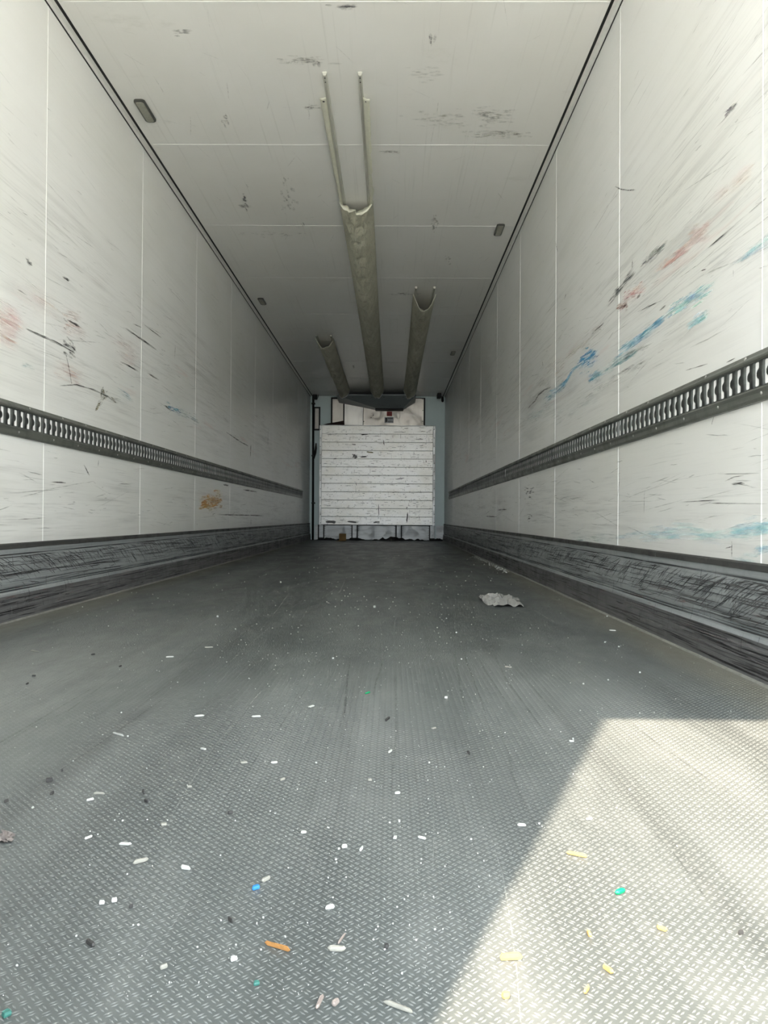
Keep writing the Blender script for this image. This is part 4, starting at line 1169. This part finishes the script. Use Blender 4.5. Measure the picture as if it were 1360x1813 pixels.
# white foam crumbs: the ones that can be picked out singly share five shapes
crumb_me = []
for i in range(5):
    me = chip_mesh('foam_crumb', 1.0, random.uniform(.55, .9), .6, 200 + i); me.materials.append(M['crumb']); crumb_me.append(me)
KNOWN = [(663, 1076, 7), (707, 1456, 8), (790, 1237, 8), (817, 1168, 4), (808, 1121, 4), (1133, 1192, 5), (1033, 1212, 5), (1077, 1205, 4), (690, 1458, 5), (560, 1352, 5), (245, 1640, 6), (581, 1556, 5), (712, 1726, 6), (770, 1648, 6), (505, 1661, 6),
         (466, 1627, 6), (455, 1637, 6), (58, 1432, 6), (236, 1640, 4), (270, 1535, 4), (497, 1032, 5), (385, 1093, 6), (590, 1167, 5), (226, 1305, 5), (215, 1263, 4), (217, 1455, 5), (203, 1454, 4), (1096, 1146, 4), (1071, 1138, 4), (1075, 1092, 4), (760, 1352, 5), (1015, 1310, 6),
         (955, 1460, 6), (834, 1488, 6), (600, 1505, 6), (595, 1524, 6), (725, 1640, 4), (613, 1555, 3), (300, 1742, 5), (352, 1742, 5), (30, 1712, 6), (1203, 1560, 5), (1137, 1720, 5), (1319, 1715, 6), (1290, 1540, 4), (1115, 1400, 5), (1199, 1500, 5), (1240, 1440, 5), (1092, 1432, 5)]
pts = list(KNOWN)
while len(pts) < 270:   # the rest are strewn at random
    py = 975 + 720 * random.random() ** 1.35; px = random.gauss(650, 330)
    if not 5 < px < 1350: continue
    q = on_floor(px, py)
    if abs(q.x) > HW - .06 or q.y > 12: continue
    pts.append((px, py, random.uniform(1.6, 3.3) * (0.8 + .3 * (py - 975) / 700)))
for i, (px, py, s) in enumerate(pts):
    q = on_floor(px, py)
    o = bpy.data.objects.new('foam_crumb', crumb_me[i % 5]); C.objects.link(o)
    sz = max(.0022, .8 * s * q.y / F_PX)
    sz = min(sz, .022)
    o.location = (q.x, q.y, ZF); o.rotation_euler = (0, 0, random.uniform(0, 6.28)); o.scale = (sz, sz, sz)
    ph_, gr_ = area(q.x, q.y)
    tag(o, 'tiny white foam crumb ' + ph_, 'crumb', 'white foam crumbs ' + gr_)
# finer specks nobody could count
FX0, FX1, FY0, FY1 = on_floor(835, 1066).x, on_floor(942, 1066).x, on_floor(890, 1086).y, on_floor(890, 1046).y
V, Fc = [], []
for _ in range(2300):
    q = on_floor(random.gauss(690, 400), 985 + 790 * random.random() ** 1.25)
    x, y = q.x, q.y
    if abs(x) > HW - .05 or (FX0 < x < FX1 and FY0 < y < FY1): continue
    s = min(.006, random.uniform(.45, 1.25) * random.uniform(.6, 1.0) * max(y, .9) / F_PX); b = len(V); an = random.uniform(0, 3.14)
    ca, sa = math.cos(an) * s, math.sin(an) * s
    k = random.choice((.5, .8, 1.0))
    V += [(x + ca, y + sa, .0006), (x - sa * k, y + ca * k, .0006), (x - ca, y - sa, .0006), (x + sa * k, y - ca * k, .0006), (x, y, .0006 + s * 1.2)]
    Fc += [(b, b + 1, b + 4), (b + 1, b + 2, b + 4), (b + 2, b + 3, b + 4), (b + 3, b, b + 4)]
# small drift of white dust beside the kick plate
for _ in range(420):
    t = random.random(); px, py = 845 + 55 * t + random.gauss(0, 5), 985 + 26 * t + random.gauss(0, 2.2)
    q = on_floor(px, py); s = random.uniform(.003, .007); b = len(V)
    if abs(q.x) > HW - .04: continue
    V += [(q.x + s, q.y, .0006), (q.x, q.y + s, .0006), (q.x - s, q.y, .0006), (q.x, q.y - s, .0006), (q.x, q.y, .0006 + s)]
    Fc += [(b, b + 1, b + 4), (b + 1, b + 2, b + 4), (b + 2, b + 3, b + 4), (b + 3, b, b + 4)]
o = mesh('white_specks', V, Fc, M['crumb'])
tag(o, 'fine white specks of dust and foam strewn over the floor', 'dust'); o['kind'] = 'stuff'
